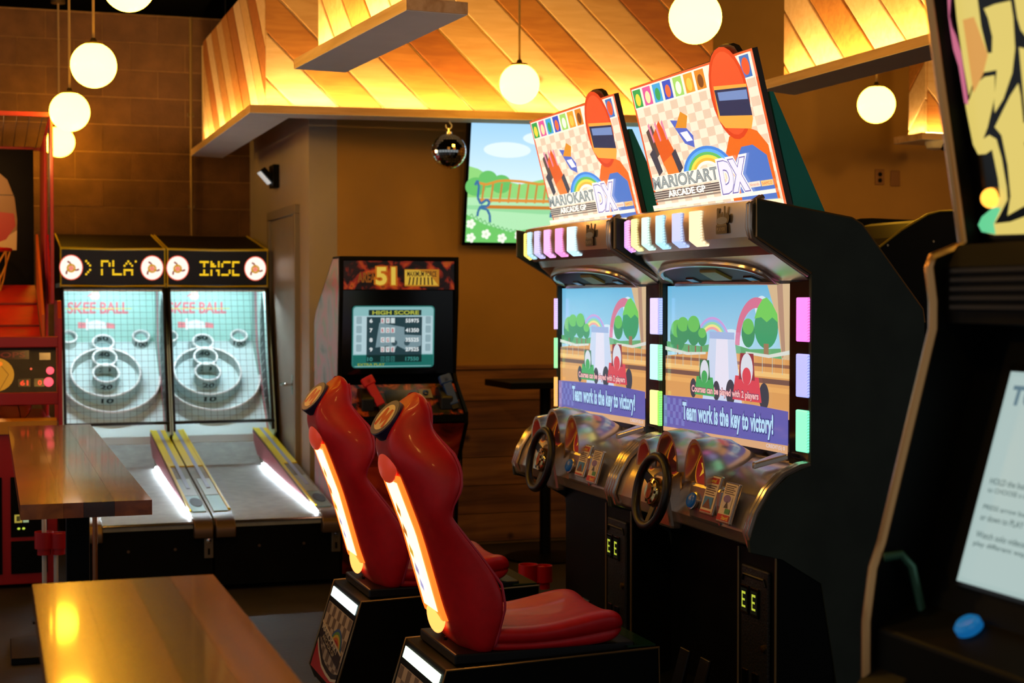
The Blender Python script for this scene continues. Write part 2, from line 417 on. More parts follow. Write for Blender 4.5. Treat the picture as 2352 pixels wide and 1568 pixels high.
# ------------------------------------------------------------------ globe pendants
def pendant(x, y, z, r, label):
    t = thing('pendant_lamp', (x, y, z), label, 'lamp', 'opal globe pendants')
    MB().ball((x, y, z), r, 32, 20).build('globe', M_globe, t, smooth=True)
    MB().lathe([(r * 0.42, r * 0.89), (r * 0.40, r * 1.0), (r * 0.16, r * 1.04), (r * 0.1, r * 1.2)], (x, y, z), n=20).build('cap', M_brass, t, smooth=True)
    MB().cyl((x, y, z + r * 1.1), 0.0065, 3.755 - z - r * 1.1, n=8).build('cord', M_cord, t)
    MB().lathe([(0.05, 3.73 - z), (0.05, 3.755 - z)], (x, y, z), n=16).build('ceiling_rose', M_brass, t)
for (x, y, z), lb in (((0.568, 6.807, 2.925), 'white globe pendant cut by the top edge, highest of the left row'),
                      ((0.492, 7.898, 2.742), 'white globe pendant, upper of the three whole globes on the left'),
                      ((0.436, 9.10, 2.652), 'white globe pendant, middle of the three whole globes on the left'),
                      ((0.488, 11.75, 2.74), 'white globe pendant half hidden behind the red basketball frame'),
                      ((2.762, 8.15, 2.783), 'white globe pendant hanging before the long timber soffit above the disco ball'),
                      ((2.785, 5.949, 2.772), 'large white globe pendant above the tall lit kart signs'),
                      ((4.956, 8.09, 2.751), 'white globe pendant hanging before the brown wall on the right')):
    pendant(x, y, z, 0.11, lb)

# ------------------------------------------------------------------ racing cabinets
LEDCOL = {}
def led_mat(col, s=1.6):
    k = 'led_panel_%s' % col
    if k in MATS: return MATS[k]
    m = mat(k, 'dddddd', 0.3, emit=col, es=s)
    nt = m.node_tree; b = nt.nodes['Principled BSDF']
    tc = nt.nodes.new('ShaderNodeTexCoord'); mp = nt.nodes.new('ShaderNodeMapping'); mp.inputs['Rotation'].default_value = (0.9, 0, 0)
    wv = nt.nodes.new('ShaderNodeTexWave'); wv.inputs['Scale'].default_value = 55; wv.bands_direction = 'Z'
    nt.links.new(tc.outputs['Object'], mp.inputs['Vector']); nt.links.new(mp.outputs['Vector'], wv.inputs['Vector'])
    r = nt.nodes.new('ShaderNodeMapRange'); r.inputs['To Min'].default_value = s * 0.55; r.inputs['To Max'].default_value = s * 1.15
    nt.links.new(wv.outputs['Fac'], r.inputs['Value']); nt.links.new(r.outputs['Result'], b.inputs['Emission Strength'])
    return m

def race_screen(X, yL, yR, z0, z1, parent):
    """generic kart-race demo picture; U runs from the far edge to the near edge"""
    w, h = yL - yR, z1 - z0
    p = Print((X, yL, z0), (0, -1, 0), (0, 0, 1), haze=0.03)
    R = lambda a, b, c, d, col: p.rect(a * w, b * h, c * w, d * h, col)
    E = lambda x, y, rx, ry, col: p.ell(x * w, y * h, rx * w, ry * h, col)
    G = lambda pts, col: p.poly([(a * w, b * h) for a, b in pts], col)
    p.grad(0, 0.45 * h, w, h, 'b6dcee', '62b4dc')
    for x, y, rx, ry in ((0.55, 0.66, 0.08, 0.06), (0.62, 0.63, 0.07, 0.05), (0.78, 0.86, 0.05, 0.07), (0.15, 0.70, 0.08, 0.05)): E(x, y, rx, ry, 'cfe6f2')
    for i, c in enumerate(('c99bd8', '8fb8ea', '8fd6a4', 'efe28a', 'eda0a0')):
        p.arc(0.40 * w, 0.60 * h, (0.145 - i * 0.012) * w, (0.133 - i * 0.012) * w, 20, 160, c, sy=0.75)
    p.arc(0.745 * w, 0.62 * h, 0.16 * w, 0.125 * w, 70, 180, 'd3708f', sy=1.05)
    G([(0.0, 0.55), (1, 0.55), (1, 0.62), (0.7, 0.60), (0.5, 0.64), (0.3, 0.60), (0, 0.62)], '5aa86b')
    for x, y, rx, ry in ((0.10, 0.66, 0.07, 0.11), (0.15, 0.70, 0.06, 0.09), (0.245, 0.70, 0.06, 0.10), (0.32, 0.66, 0.04, 0.06), (0.69, 0.70, 0.05, 0.09)):
        E(x, y, rx, ry, '2f8f5a'); E(x, y + ry * 0.45, rx * 0.85, ry * 0.55, '62bf55')
    for x in (0.1, 0.2, 0.26, 0.31): R(x, 0.53, x + 0.012, 0.60, '8a6a50')
    G([(0.83, 1), (1, 1), (1, 0.4), (0.955, 0.4), (0.93, 0.6), (0.90, 0.8)], 'd4b58a'); G([(0.90, 1), (0.94, 1), (0.96, 0.6), (0.94, 0.55), (0.915, 0.8)], 'b08a70')
    E(0.825, 0.74, 0.085, 0.13, '2c9a62'); G([(0.74, 0.79), (0.765, 0.86), (0.80, 0.91), (0.83, 0.92), (0.87, 0.88), (0.905, 0.82), (0.91, 0.77), (0.87, 0.80), (0.83, 0.77), (0.79, 0.80)], '6acb55'); R(0.81, 0.56, 0.845, 0.64, '9a7452')
    # track with timber kerbs and a rail
    G([(0, 0.20), (1, 0.20), (1, 0.55), (0.6, 0.57), (0.4, 0.57), (0, 0.52)], 'd99a52')
    for a, b, c, d, col in ((0.52, 0.50, 0.485, 0.47, '8e5a3c'), (0.47, 0.44, 0.46, 0.43, 'f0c074'), (0.43, 0.40, 0.36, 0.34, '6f4a3a'), (0.38, 0.35, 0.33, 0.31, 'e6a85a')):
        G([(0, b), (0, a), (1, a), (1, b)], col)
    G([(0, 0.56), (0.2, 0.535), (0.36, 0.55), (0.36, 0.565), (0.2, 0.555), (0, 0.585)], 'd8dcd2'); G([(1, 0.585), (0.85, 0.555), (0.68, 0.57), (0.68, 0.585), (0.85, 0.575), (1, 0.61)], 'd8dcd2')
    for i in range(14):
        if not 4 < i < 9: R(i / 14 + 0.02, 0.46, i / 14 + 0.024, 0.56, 'b9c4b4')
    G([(0.40, 0.66), (0.60, 0.66), (0.66, 0.25), (0.34, 0.25)], 'c9d6ee'); G([(0.455, 0.66), (0.545, 0.66), (0.56, 0.3), (0.44, 0.3)], 'e6e2f2'); R(0.40, 0.655, 0.60, 0.70, '9fb4de')
    # two empty generic karts, green and red
    for cx, s, body, dk in ((0.36, 0.085, '35a552', '1e6e3c'), (0.70, 0.11, 'd83b4a', '8e2430')):
        y0 = 0.30
        E(cx - s * 1.15, y0 + 0.02, s * 0.33, s * 0.75, '2b2f3c'); E(cx + s * 1.15, y0 + 0.02, s * 0.33, s * 0.75, '2b2f3c')
        G([(cx - s, y0 - 0.02), (cx + s, y0 - 0.02), (cx + s * 0.8, y0 + s * 1.2), (cx - s * 0.8, y0 + s * 1.2)], body)
        G([(cx - s * 0.55, y0 + s * 1.0), (cx + s * 0.55, y0 + s * 1.0), (cx + s * 0.45, y0 + s * 2.5), (cx - s * 0.45, y0 + s * 2.5)], dk)
        E(cx, y0 + s * 1.6, s * 0.42, s * 0.9, 'd9dce6'); E(cx, y0 + s * 1.2, s * 0.3, s * 0.5, body)
    # captions
    p.text('Courses can be played with 2 players', 0.253 * w, 0.278 * h, 0.54 * w, 0.068 * h, '7a2d52', bold=0.08)
    p.text('Courses can be played with 2 players', 0.255 * w, 0.282 * h, 0.535 * w, 0.058 * h, 'f6b9b4', bold=0.03)
    G([(0, 0.03), (1, 0.05), (1, 0.25), (0.75, 0.262), (0.5, 0.262), (0.25, 0.255), (0, 0.246)], '5a55a8')
    for i in range(8):
        for j in range(4):
            if (i + j) % 2 == 0: p.rect((0.01 + i * 0.026) * w, (0.055 + j * 0.045) * h, (0.036 + i * 0.026) * w, (0.10 + j * 0.045) * h, '6f74bd', False)
    p.k += 1
    p.text('Team work is the key to victory!', 0.170 * w, 0.055 * h, 0.735 * w, 0.175 * h, '32337f', bold=0.09)
    p.text('Team work is the key to victory!', 0.176 * w, 0.064 * h, 0.722 * w, 0.157 * h, 'b4dcf6', bold=0.035)
    G([(0, 0), (1, 0), (1, 0.05), (0, 0.03)], 'd8a374')
    p.text('CREDIT(S) 0', 0.85 * w, 0.012 * h, 0.13 * w, 0.028 * h, 'd9d4e6')
    return p.build('screen_image', P_lit, parent)

def kart_sign(O, U, V, w, h, parent, nm='sign_print'):
    """kart sign: chequered ground, tiles, rainbow, lettering; the figures of the real one are left as plain stand-ins"""
    p = Print(O, U, V)
    R = lambda a, b, c, d, col: p.rect(a * w, b * h, c * w, d * h, col)
    E = lambda x, y, rx, ry, col, **k: p.ell(x * w, y * h, rx * w, ry * h, col, **k)
    G = lambda pts, col: p.poly([(a * w, b * h) for a, b in pts], col)
    R(0, -0.04, 1, 1, 'd9582a'); R(0.015, 0, 0.985, 0.985, 'f2dcc0')
    for i in range(16):
        for j in range(13):
            if (i + j) % 2: p.rect((0.02 + i * 0.06) * w, (0.05 + j * 0.06) * h, (0.08 + i * 0.06) * w, (0.11 + j * 0.06) * h, 'dcbfa2', False)
    p.k += 1
    for i, c in enumerate(('2f9a4a', 'd9578f', '3f9fcf', '3550b4', '9ccb62', 'e39a34', 'd9822a')):
        x = 0.012 + i * 0.092
        R(x, 0.835, x + 0.084, 0.985, 'f6ead2'); R(x + 0.006, 0.845, x + 0.078, 0.975, c)
        E(x + 0.042, 0.90, 0.022, 0.045, ('f0d040', 'f3d9a0', '3a9b50', 'e86a3c', 'e9f0d0', 'f5c04a', '7a4420')[i])
    R(0.905, 0.825, 0.985, 0.985, 'f6ead2'); R(0.912, 0.835, 0.978, 0.975, '3f6fae'); E(0.945, 0.905, 0.026, 0.055, 'e2562e')
    # two plain karts in orange and blue, with dark wheels
    for pts, c in (([(0.07, 0.66), (0.13, 0.70), (0.17, 0.50), (0.10, 0.45)], '57443c'), ([(0.12, 0.62), (0.20, 0.72), (0.30, 0.42), (0.24, 0.30), (0.16, 0.40)], 'd9581c'),
                   ([(0.16, 0.42), (0.24, 0.46), (0.30, 0.34), (0.25, 0.28), (0.18, 0.33)], 'e9762a'), ([(0.06, 0.50), (0.11, 0.54), (0.14, 0.36), (0.10, 0.33)], '3d3b44'), ([(0.25, 0.47), (0.29, 0.50), (0.32, 0.36), (0.28, 0.32)], '3d3b44'),
                   ([(0.30, 0.70), (0.38, 0.68), (0.46, 0.56), (0.45, 0.48), (0.38, 0.52)], '5064b8'), ([(0.36, 0.60), (0.42, 0.60), (0.45, 0.53), (0.40, 0.53)], 'e8e0e6'), ([(0.33, 0.64), (0.40, 0.74), (0.45, 0.70), (0.42, 0.62)], 'd98a2a')): G(pts, c)
    for x in (0.10, 0.16, 0.22): G([(x, 0.70), (x + 0.015, 0.72), (x + 0.03, 0.58), (x + 0.02, 0.57)], 'd98098')
    # plain racing driver: red crash helmet with visor, orange collar, blue suit
    G([(0.66, 0.04), (0.985, 0.04), (0.985, 0.40), (0.93, 0.50), (0.84, 0.55), (0.73, 0.50), (0.66, 0.36)], 'e0661e')
    G([(0.72, 0.04), (0.97, 0.04), (0.96, 0.34), (0.88, 0.42), (0.80, 0.42), (0.74, 0.34)], '4a6fb8')
    E(0.80, 0.77, 0.135, 0.30, 'd4401c'); E(0.80, 0.77, 0.118, 0.27, 'e0522a'); G([(0.685, 0.62), (0.72, 0.56), (0.90, 0.52), (0.925, 0.58), (0.93, 0.80), (0.70, 0.84)], 'f0a040'); G([(0.70, 0.645), (0.925, 0.60), (0.93, 0.78), (0.70, 0.815)], '27304c'); G([(0.72, 0.74), (0.92, 0.705), (0.925, 0.765), (0.72, 0.795)], '6f86b4')
    # rainbow and lettering
    for i, c in enumerate(('3f7fd0', '5aa6e0', '62b45a', 'f0d24a', 'eeb13a', 'f6ead8')):
        p.arc(0.52 * w, 0.27 * h, (0.205 - i * 0.02) * w, (0.185 - i * 0.02) * w, 5, 175, c, sy=0.52)
    G([(0.03, 0.235), (0.60, 0.235), (0.60, 0.33), (0.05, 0.33)], 'f8ecd8')
    p.text('MARIOKART', 0.035 * w, 0.238 * h, 0.56 * w, 0.09 * h, '5f6668', 0.1, 0.035); p.text('MARIOKART', 0.04 * w, 0.243 * h, 0.55 * w, 0.08 * h, '9aa09c', 0.1, 0.0)
    G([(0.03, 0.165), (0.60, 0.165), (0.60, 0.222), (0.03, 0.222)], '574c48')
    for j in range(3): R(0.03, 0.175 + j * 0.016, 0.60, 0.181 + j * 0.016, 'c7b7a4')
    p.text('ARCADE GP', 0.155 * w, 0.170 * h, 0.32 * w, 0.048 * h, 'fff6e6', 0, 0.04)
    R(0.03, 0.145, 0.60, 0.157, '8a7a6c')
    p.text('DX', 0.585 * w, 0.115 * h, 0.24 * w, 0.26 * h, 'fdf0e2', 0.1, 0.13); p.text('DX', 0.597 * w, 0.13 * h, 0.215 * w, 0.23 * h, '6a62a0', 0.1, 0.09); p.text('DX', 0.604 * w, 0.138 * h, 0.20 * w, 0.215 * h, 'e4dcf2', 0.1, 0.06)
    R(0.805, 0.152, 0.885, 0.188, 'f0d8c4'); p.text('Nintendo', 0.812 * w, 0.160 * h, 0.066 * w, 0.02 * h, 'c06a5a'); R(0.892, 0.150, 0.975, 0.186, 'f3c07a'); p.text('NAMCO', 0.899 * w, 0.158 * h, 0.068 * w, 0.02 * h, 'c8542a')
    G([(0, -0.04), (1, -0.04), (1, 0.06), (0, 0.10)], 'ffe6b8'); R(0.0, 0.10, 0.98, 0.125, 'fff2d6')
    for i in range(22): p.rect((0.02 + i * 0.044) * w, 0.005 * h, (0.042 + i * 0.044) * w, 0.045 * h, 'eec08a', False)
    p.k += 1
    return p.build(nm, P_sign, parent)

def kart(dy, label, leds_r, leds_l, vents):
    yN, yF, yc = 4.39 + dy, 5.56 + dy, 4.975 + dy
    t = thing('racing_cabinet', (2.45, yc, 0), label, 'arcade machine', 'two player racing cabinets')
    # side panels
    prof = [(2.267, 1.915), (2.604, 1.862), (2.64, 1.843), (2.866, 1.572), (2.873, 1.529), (2.89, 0.03), (2.62, 0.03), (2.50, 0.70), (2.36, 0.785), (2.25, 0.812), (2.246, 0.85), (2.274, 0.925), (2.322, 1.0), (2.385, 1.05), (2.46, 1.078), (2.46, 1.687), (2.268, 1.80)]
    for y0, y1, nm in ((yN, yN + 0.018, 0), (yF - 0.018, yF, 1)):
        sp = MB().prism(prof, 'y', y0, y1).build('side_panel', M_blk2, t, bev=0.002)
        ym = (y0 + y1) / 2
        MB().tube([(x, y0 + 0.003 if nm == 0 else y1 - 0.003, z) for x, z in prof[15:] + prof[:5]], 0.0042, 6).build('edge_trim', M_trim, sp, smooth=True)
    # main body
    MB().box(2.50, 2.86, yN + 0.018, yF - 0.018, 0.03, 1.56).prism([(2.50, 1.56), (2.86, 1.56), (2.64, 1.83), (2.50, 1.85)], 'y', yN + 0.018, yF - 0.018).build('body', M_blk, t)
    # screen in its bezel
    MB().box(2.485, 2.50, yN + 0.018, yF - 0.018, 0.80, 1.69).build('bezel', M_gloss, t)
    s = MB().box(2.4805, 2.487, 4.545 + dy, 5.538 + dy, 1.10, 1.655).build('screen', M_gloss, t)
    race_screen(2.480, 5.538 + dy, 4.545 + dy, 1.10, 1.655, s)
    # light columns beside the screen
    MB().box(2.462, 2.486, yN + 0.002, 4.535 + dy, 1.07, 1.66).build('light_column', M_gloss, t)
    for (z0, z1), c in zip(((1.469, 1.61), (1.292, 1.43), (1.117, 1.251)), leds_r):
        MB().box(2.452, 2.464, 4.40 + dy, 4.477 + dy, z0, z1).build('light_panel', led_mat(c), t, bev=0.004)
    for (z0, z1), c in zip(((1.469, 1.61), (1.292, 1.43), (1.117, 1.251)), leds_l):
        MB().box(2.446, 2.484, 5.543 + dy, 5.558 + dy, z0, z1).build('light_panel', led_mat(c, 1.3), t, bev=0.002)
    # hood: a bowed silver fascia
    n = 26
    def plan(k):
        f = k / n; y = yF - 0.005 + (yN + 0.03 - yF) * f
        e = (y - yc) / 0.585
        x = 2.235 + 0.03 * abs(e) ** 2.2 + (0.055 * max(0, (e - 0.55) / 0.45) ** 2 if e > 0.55 else 0)
        return x, y
    rings = []
    for k in range(n + 1):
        x, y = plan(k)
        rings.append([Vector((2.50, y, 1.872)), Vector((2.33, y, 1.902)), Vector((x + 0.02, y, 1.919)), Vector((x, y, 1.912)), Vector((x - 0.004, y, 1.86)), Vector((x, y, 1.80)), Vector((x + 0.04, y, 1.772)), Vector((x + 0.06, y, 1.772)), Vector((x + 0.075, y, 1.745)), Vector((2.462, y, 1.665)), Vector((2.50, y, 1.665))])
    hd = MB().loft(rings, True, True).build('hood', M_silver, t, smooth=True, angle=28)
    # slots that glow, wrapping under the lower edge
    for j, c in enumerate(vents):
        y = (5.475, 5.395, 5.30, 5.185, 5.05, 4.905, 4.765)[j] + dy
        kx = lambda yy: plan(max(0, min(n, (yF - 0.005 - yy) / (yF - 0.035 - yN) * n)))[0]
        hw = (0.014, 0.022, 0.027, 0.031, 0.034, 0.038, 0.043)[j]
        m = MB(); xa, xb = kx(y - hw), kx(y + hw)
        pts = [[(-0.009, 1.898), (-0.009, 1.80), (0.022, 1.778), (0.030, 1.788), (0.0, 1.81), (0.0, 1.898)]]
        m.add([(xa + q[0], y - hw, q[1]) for q in pts[0]] + [(xb + q[0], y + hw, q[1]) for q in pts[0]],
              [tuple(range(6)), tuple(range(11, 5, -1))] + [(i, (i + 1) % 6, 6 + (i + 1) % 6, 6 + i) for i in range(6)])
        m.build('vent_light', led_mat(c, 1.5), hd, bev=0.004)
    # hand sticker on the fascia
    ys = 4.575 + dy; xs = plan(n * 0.85)[0] - 0.006
    p = Print((xs, ys + 0.055, 1.815), (0, -1, 0), (0, 0, 1))
    p.rrect(0.005, 0.0, 0.085, 0.03, 0.004, '1d1a1e'); p.rect(0.012, 0.026, 0.08, 0.036, '5a544e')
    for x0, x1, h in ((0.012, 0.028, 0.072), (0.03, 0.045, 0.055), (0.047, 0.06, 0.058), (0.064, 0.078, 0.076)): p.rrect(x0, 0.032, x1, h + 0.012, 0.005, '211d22')
    p.ell(0.088, 0.048, 0.014, 0.016, '211d22'); p.ell(0.05, 0.042, 0.04, 0.012, '6a7a96'); p.text('PLAYER', 0.014, 0.008, 0.06, 0.012, '8e8478')
    p.build('sticker', P_paper, hd, 'dark hand logo sticker')
    # recessed bay under the hood with its trim, speaker and louvres
    a, b = yF - 0.16, yN + 0.30
    f = lambda x, y: (x, y, 1.742 - (x - 2.315) * 0.075 / 0.148 * 1.0 - 0.002)
    ring = [(2.455 - 0.128 * math.sin(PI * k / 18) ** 0.55, yc + 0.03 + 0.40 * math.cos(PI * k / 18)) for k in range(19)]
    MB().slab([f(*q) for q in ring], (0, 0, -1), 0.004).build('hood_bay', mat('bay_dark', '1a1316', 0.5), t)
    MB().tube([Vector(f(*q)) + Vector((0, 0, -0.006)) for q in ring], 0.012, 8, True).build('bay_trim', M_silver, t, smooth=True)
    MB().slab([f(*q) for q in ((2.37, yc + 0.05), (2.37, yc - 0.08), (2.43, yc - 0.09), (2.43, yc + 0.05))], (0, 0, -1), 0.014).build('speaker', mat('speaker_ring', '9b8a30', 0.4), t, bev=0.004)
    for y in (yc + 0.24, yc - 0.22): MB().slab([f(*q) for q in ((2.42, y + 0.03), (2.42, y - 0.03), (2.45, y - 0.05), (2.45, y + 0.01))], (0, 0, -1), 0.010).build('louvre', M_gloss, t)
    # end ribs between hoods
    for y in (yN + 0.022, yN + 0.04): MB().tube([(2.30, y, 1.925), (2.258, y, 1.90), (2.256, y, 1.83), (2.262, y, 1.80), (2.46, y, 1.682)], 0.009, 8).build('hood_rib', M_silver, t, smooth=True)
    # tilted sign above with its wedge-shaped case
    O = Vector((2.46, 5.56 + dy, 1.905)); V = Vector((-0.13, 0, 0.505)); h = V.length; Vn = V.normalized(); U = Vector((0, -1, 0)); N = U.cross(Vn)
    w = 1.01
    out = [(0, 0), (w, 0), (w, h), (0.90 * w, h * 1.005), (0.885 * w, 1.045 * h), (0.85 * w, 1.07 * h), (0.805 * w, 1.08 * h), (0.755 * w, 1.07 * h), (0.715 * w, 1.045 * h), (0.69 * w, 1.005 * h), (0, h)]
    sg = MB().slab([O + U * u + Vn * v for u, v in out], -N, 0.02).build('sign', mat('sign_edge', '3a332a', 0.4), t)
    kart_sign(O + N * 0.0005, U, Vn, w, h, sg)
    wedge = [(2.395, 2.275), (2.41, 2.275), (2.612, 1.868), (2.49, 1.89)]
    for ya in (4.555, 5.50): MB().prism(wedge, 'y', ya + dy, ya + 0.045 + dy).build('sign_bracket', mat('teal_board', '0f8f88', 0.5), sg)
    # ------- driving console
    cp = [(2.485, 1.075), (2.44, 1.07), (2.38, 1.045), (2.325, 0.995), (2.285, 0.93), (2.262, 0.865), (2.275, 0.825), (2.36, 0.795), (2.485, 0.79)]
    cn = MB().prism(cp, 'y', yN + 0.045, yF - 0.012).build('console', M_silver, t, smooth=True, bev=0.006, angle=30)
    for y in (yN + 0.012, yN + 0.034, yF - 0.034, yF - 0.012):
        MB().tube([(x - 0.012, y, z + 0.006) for x, z in cp[:8]], 0.0115, 8).build('console_rib', M_silver, cn, smooth=True)
    # gauge cowl: three hooded dials
    for cyl_y, r, z0, top in ((5.02, 0.098, 1.01, 1.145), (4.79, 0.088, 0.985, 1.135), (5.22, 0.07, 1.00, 1.10)):
        y0 = cyl_y + dy; rings_o = []; m = MB()
        K = 14
        for x, sc, dz in ((2.245, 1.0, 0.0), (2.30, 1.02, 0.008), (2.38, 0.92, -0.005), (2.46, 0.65, -0.05)):
            hgt = (top - z0 + dz)
            outer = [(x, y0 + r * sc * math.cos(PI * k / K), z0 + hgt * math.sin(PI * k / K)) for k in range(K + 1)]
            inner = [(x, y0 + (r * sc - 0.012) * math.cos(PI * k / K), z0 + (hgt - 0.012) * math.sin(PI * k / K)) for k in reversed(range(K + 1))]
            rings_o.append(outer + inner)
        cw = m.loft(rings_o, True, True).build('gauge_hood', M_silver, cn, smooth=True, angle=50)
        gz = z0 + (top - z0) * 0.35
        p = Print((2.285, y0, gz), (0, -1, 0), (0.30, 0, 1))
        rr = r * 0.78
        p.ell(0, 0, rr, rr, 'd98a1c'); p.ell(0, 0, rr * 0.9, rr * 0.9, '8e1a18')
        if cyl_y < 5: 
            p.poly([(rr * 0.62 * (1 if i % 2 == 0 else 0.42) * math.sin(i * PI / 5), rr * 0.62 * (1 if i % 2 == 0 else 0.42) * math.cos(i * PI / 5)) for i in range(10)], 'f2c53a')
        elif cyl_y < 5.1:
            p.ell(0, 0, rr * 0.8, rr * 0.8, '3f1410'); p.poly([(-rr * 0.3, -rr * 0.2), (0, rr * 0.2), (rr * 0.45, rr * 0.25), (rr * 0.1, -rr * 0.3)], 'd97a2a')
        p.build('gauge_face', P_soft, cn, 'round red and gold gauge')
    MB().prism([(2.30, 0.99), (2.262, 0.985), (2.25, 0.93), (2.255, 0.86), (2.30, 0.86)], 'y', 4.62 + dy, 4.86 + dy).build('dash_block', M_silver, cn, bev=0.012)
    # fin on the near shoulder
    MB().slab([(2.36, 4.60 + dy, 1.052), (2.36, 4.58 + dy, 1.05), (2.44, 4.50 + dy, 1.086), (2.44, 4.56 + dy, 1.088)], (0, 0, 1), 0.02).build('shoulder_fin', M_silver, cn, bev=0.004)
    # blue button and two instruction cards
    nb = Vector((-0.93, 0, 0.36)).normalized()
    MB().lathe([(0.032, 0), (0.032, 0.008), (0.026, 0.010)], (2.249, 4.80 + dy, 0.925), nb, 24).build('start_button_ring', M_silver, t, smooth=True)
    MB().lathe([(0.026, 0.004), (0.026, 0.016), (0.02, 0.021), (0.001, 0.022)], (2.249, 4.80 + dy, 0.925), nb, 24).build('start_button', mat('blue_button', '14507e', 0.25, emit='0c4f86', es=0.15), t, smooth=True)
    for i, (yy, z0, x) in enumerate(((4.685, 0.895, 2.235), (4.565, 0.882, 2.238))):
        U = Vector((0, -1, 0)); V = Vector((0.30, 0, 0.95)).normalized(); O = Vector((x, yy + 0.055 + dy, z0)); N = U.cross(V)
        c = MB().slab([O + U * a + V * b for a, b in ((0, 0), (0.10, 0), (0.10, 0.135), (0, 0.135))], -N, 0.012).build('instruction_card', M_silver, t, bev=0.004)
        p = Print(O, U, V)
        p.rrect(0.006, 0.006, 0.094, 0.13, 0.004, 'f0dfc2')
        if i == 0:
            p.rect(0.012, 0.106, 0.088, 0.125, 'c0241c'); p.text('Items!', 0.02, 0.109, 0.05, 0.013, 'f6d84a', 0.1, 0.03)
            for k in range(5): p.rect(0.014, 0.066 + k * 0.0075, 0.084 - (k % 2) * 0.01, 0.069 + k * 0.0075, '5c3d3a')
            p.rect(0.018, 0.022, 0.082, 0.06, '3f8fd6'); p.poly([(0.02, 0.022), (0.05, 0.055), (0.08, 0.022)], '7a4a3a'); p.rect(0.012, 0.008, 0.088, 0.014, 'c8402a')
        else:
            for k in range(5): p.rect(0.014, 0.096 + k * 0.0065, 0.084 - (k % 2) * 0.012, 0.099 + k * 0.0065, '5c4a44')
            p.rect(0.018, 0.05, 0.08, 0.09, 'e6dcd6'); p.ell(0.045, 0.08, 0.026, 0.013, '8a72b8'); p.poly([(0.035, 0.05), (0.05, 0.075), (0.066, 0.05)], '4a4448'); p.rect(0.05, 0.032, 0.084, 0.048, '4d9a62')
            p.rect(0.008, 0.008, 0.092, 0.028, 'cf3020'); p.text('Start!', 0.04, 0.011, 0.045, 0.013, 'f6d84a', 0.1, 0.03)
        p.build('card_print', P_paper, c)
    # steering wheel and column
    wc = Vector((2.205, 5.06 + dy, 0.93)); wn = Vector((-0.978, 0, 0.208)).normalized(); uy = Vector((0, 1, 0)); uz = wn.cross(uy).normalized()
    ringp = [wc + (uy * math.cos(2 * PI * k / 40) + uz * math.sin(2 * PI * k / 40)) * 0.124 for k in range(40)]
    wh = MB().tube(ringp, 0.0165, 12, True).build('steering_wheel', M_rub, t, smooth=True)
    sp = MB()
    for a in (90, 210, 330):
        d = uy * math.cos(math.radians(a)) + uz * math.sin(math.radians(a)); q = wn.cross(d)
        P0, P1 = wc + d * 0.03 - wn * 0.02, wc + d * 0.118
        sp.loft([[P0 + q * 0.022, P0 - q * 0.022, P0 - q * 0.022 - wn * 0.008, P0 + q * 0.022 - wn * 0.008], [P1 + q * 0.014, P1 - q * 0.014, P1 - q * 0.014 - wn * 0.008, P1 + q * 0.014 - wn * 0.008]])
    sp.build('spokes', M_rub, wh, bev=0.003)
    hub = MB().lathe([(0.05, -0.03), (0.052, -0.006), (0.046, 0.004), (0.03, 0.008), (0.028, 0.014), (0.001, 0.018)], wc, wn, 32).build('hub', mat('wheel_hub', 'd9b878', 0.15, 0.95), wh, smooth=True)
    for k in range(6):
        a = k * PI / 3; MB().cyl(wc + (uy * math.cos(a) + uz * math.sin(a)) * 0.039 + wn * 0.004, 0.0055, 0.004, wn, 8).build('hub_bolt', M_gloss, wh)
    MB().tube([wc - wn * 0.02, wc - wn * 0.06, Vector((2.30, 5.06 + dy, 0.90))], [0.03, 0.034, 0.042], 14).build('steering_column', M_rub, t, smooth=True)
    MB().prism([(2.30, 1.0), (2.235, 0.985), (2.232, 0.94), (2.255, 0.80), (2.30, 0.80)], 'y', 5.0 + dy, 5.12 + dy).build('column_shroud', M_silver, t, bev=0.012)
    # coin door column and lower panels
    cd = MB().box(2.345, 2.55, 4.395 + dy, 4.66 + dy, 0.03, 0.795).build('coin_column', M_blk, t, bev=0.006)
    MB().tube([(2.343, 4.657 + dy, 0.05), (2.343, 4.657 + dy, 0.79)], 0.004, 6).tube([(2.343, 4.398 + dy, 0.05), (2.343, 4.398 + dy, 0.79)], 0.004, 6).build('edge_trim', M_trim, cd)
    dr = MB().box(2.333, 2.346, 4.43 + dy, 4.62 + dy, 0.22, 0.74).build('coin_door', mat('coin_door_black', '17191a', 0.45, 0.3, bump=0.3, bscale=150), cd, bev=0.008)
    MB().tube([(2.331, 4.445 + dy, 0.69), (2.331, 4.455 + dy, 0.71), (2.331, 4.595 + dy, 0.71), (2.331, 4.605 + dy, 0.69)], 0.005, 6).build('door_moulding', M_steel, dr)
    MB().tube([(2.331, 4.47 + dy, 0.255), (2.331, 4.58 + dy, 0.255)], 0.004, 6).build('door_moulding', M_steel, dr)
    for k, y in enumerate((4.585, 4.515)):
        sl = MB().box(2.327, 2.336, y - 0.028 + dy, y + 0.028 + dy, 0.58, 0.675).build('coin_slot', M_gloss, dr, bev=0.003)
        p = Print((2.326, y + 0.022 + dy, 0.59), (0, -1, 0), (0, 0, 1)); p.rect(0, 0, 0.044, 0.075, '0a0d08')
        for a, b, c2, d2 in ((0.008, 0.012, 0.014, 0.064), (0.008, 0.056, 0.034, 0.064), (0.008, 0.034, 0.03, 0.041), (0.008, 0.012, 0.034, 0.019)): p.rect(a, b, c2, d2, 'b8c23a', False)
        p.build('coin_slot_light', P_lit, sl)
        MB().box(2.329, 2.336, y - 0.022 + dy, y + 0.022 + dy, 0.33, 0.40).build('coin_return', M_gloss, dr, bev=0.003)
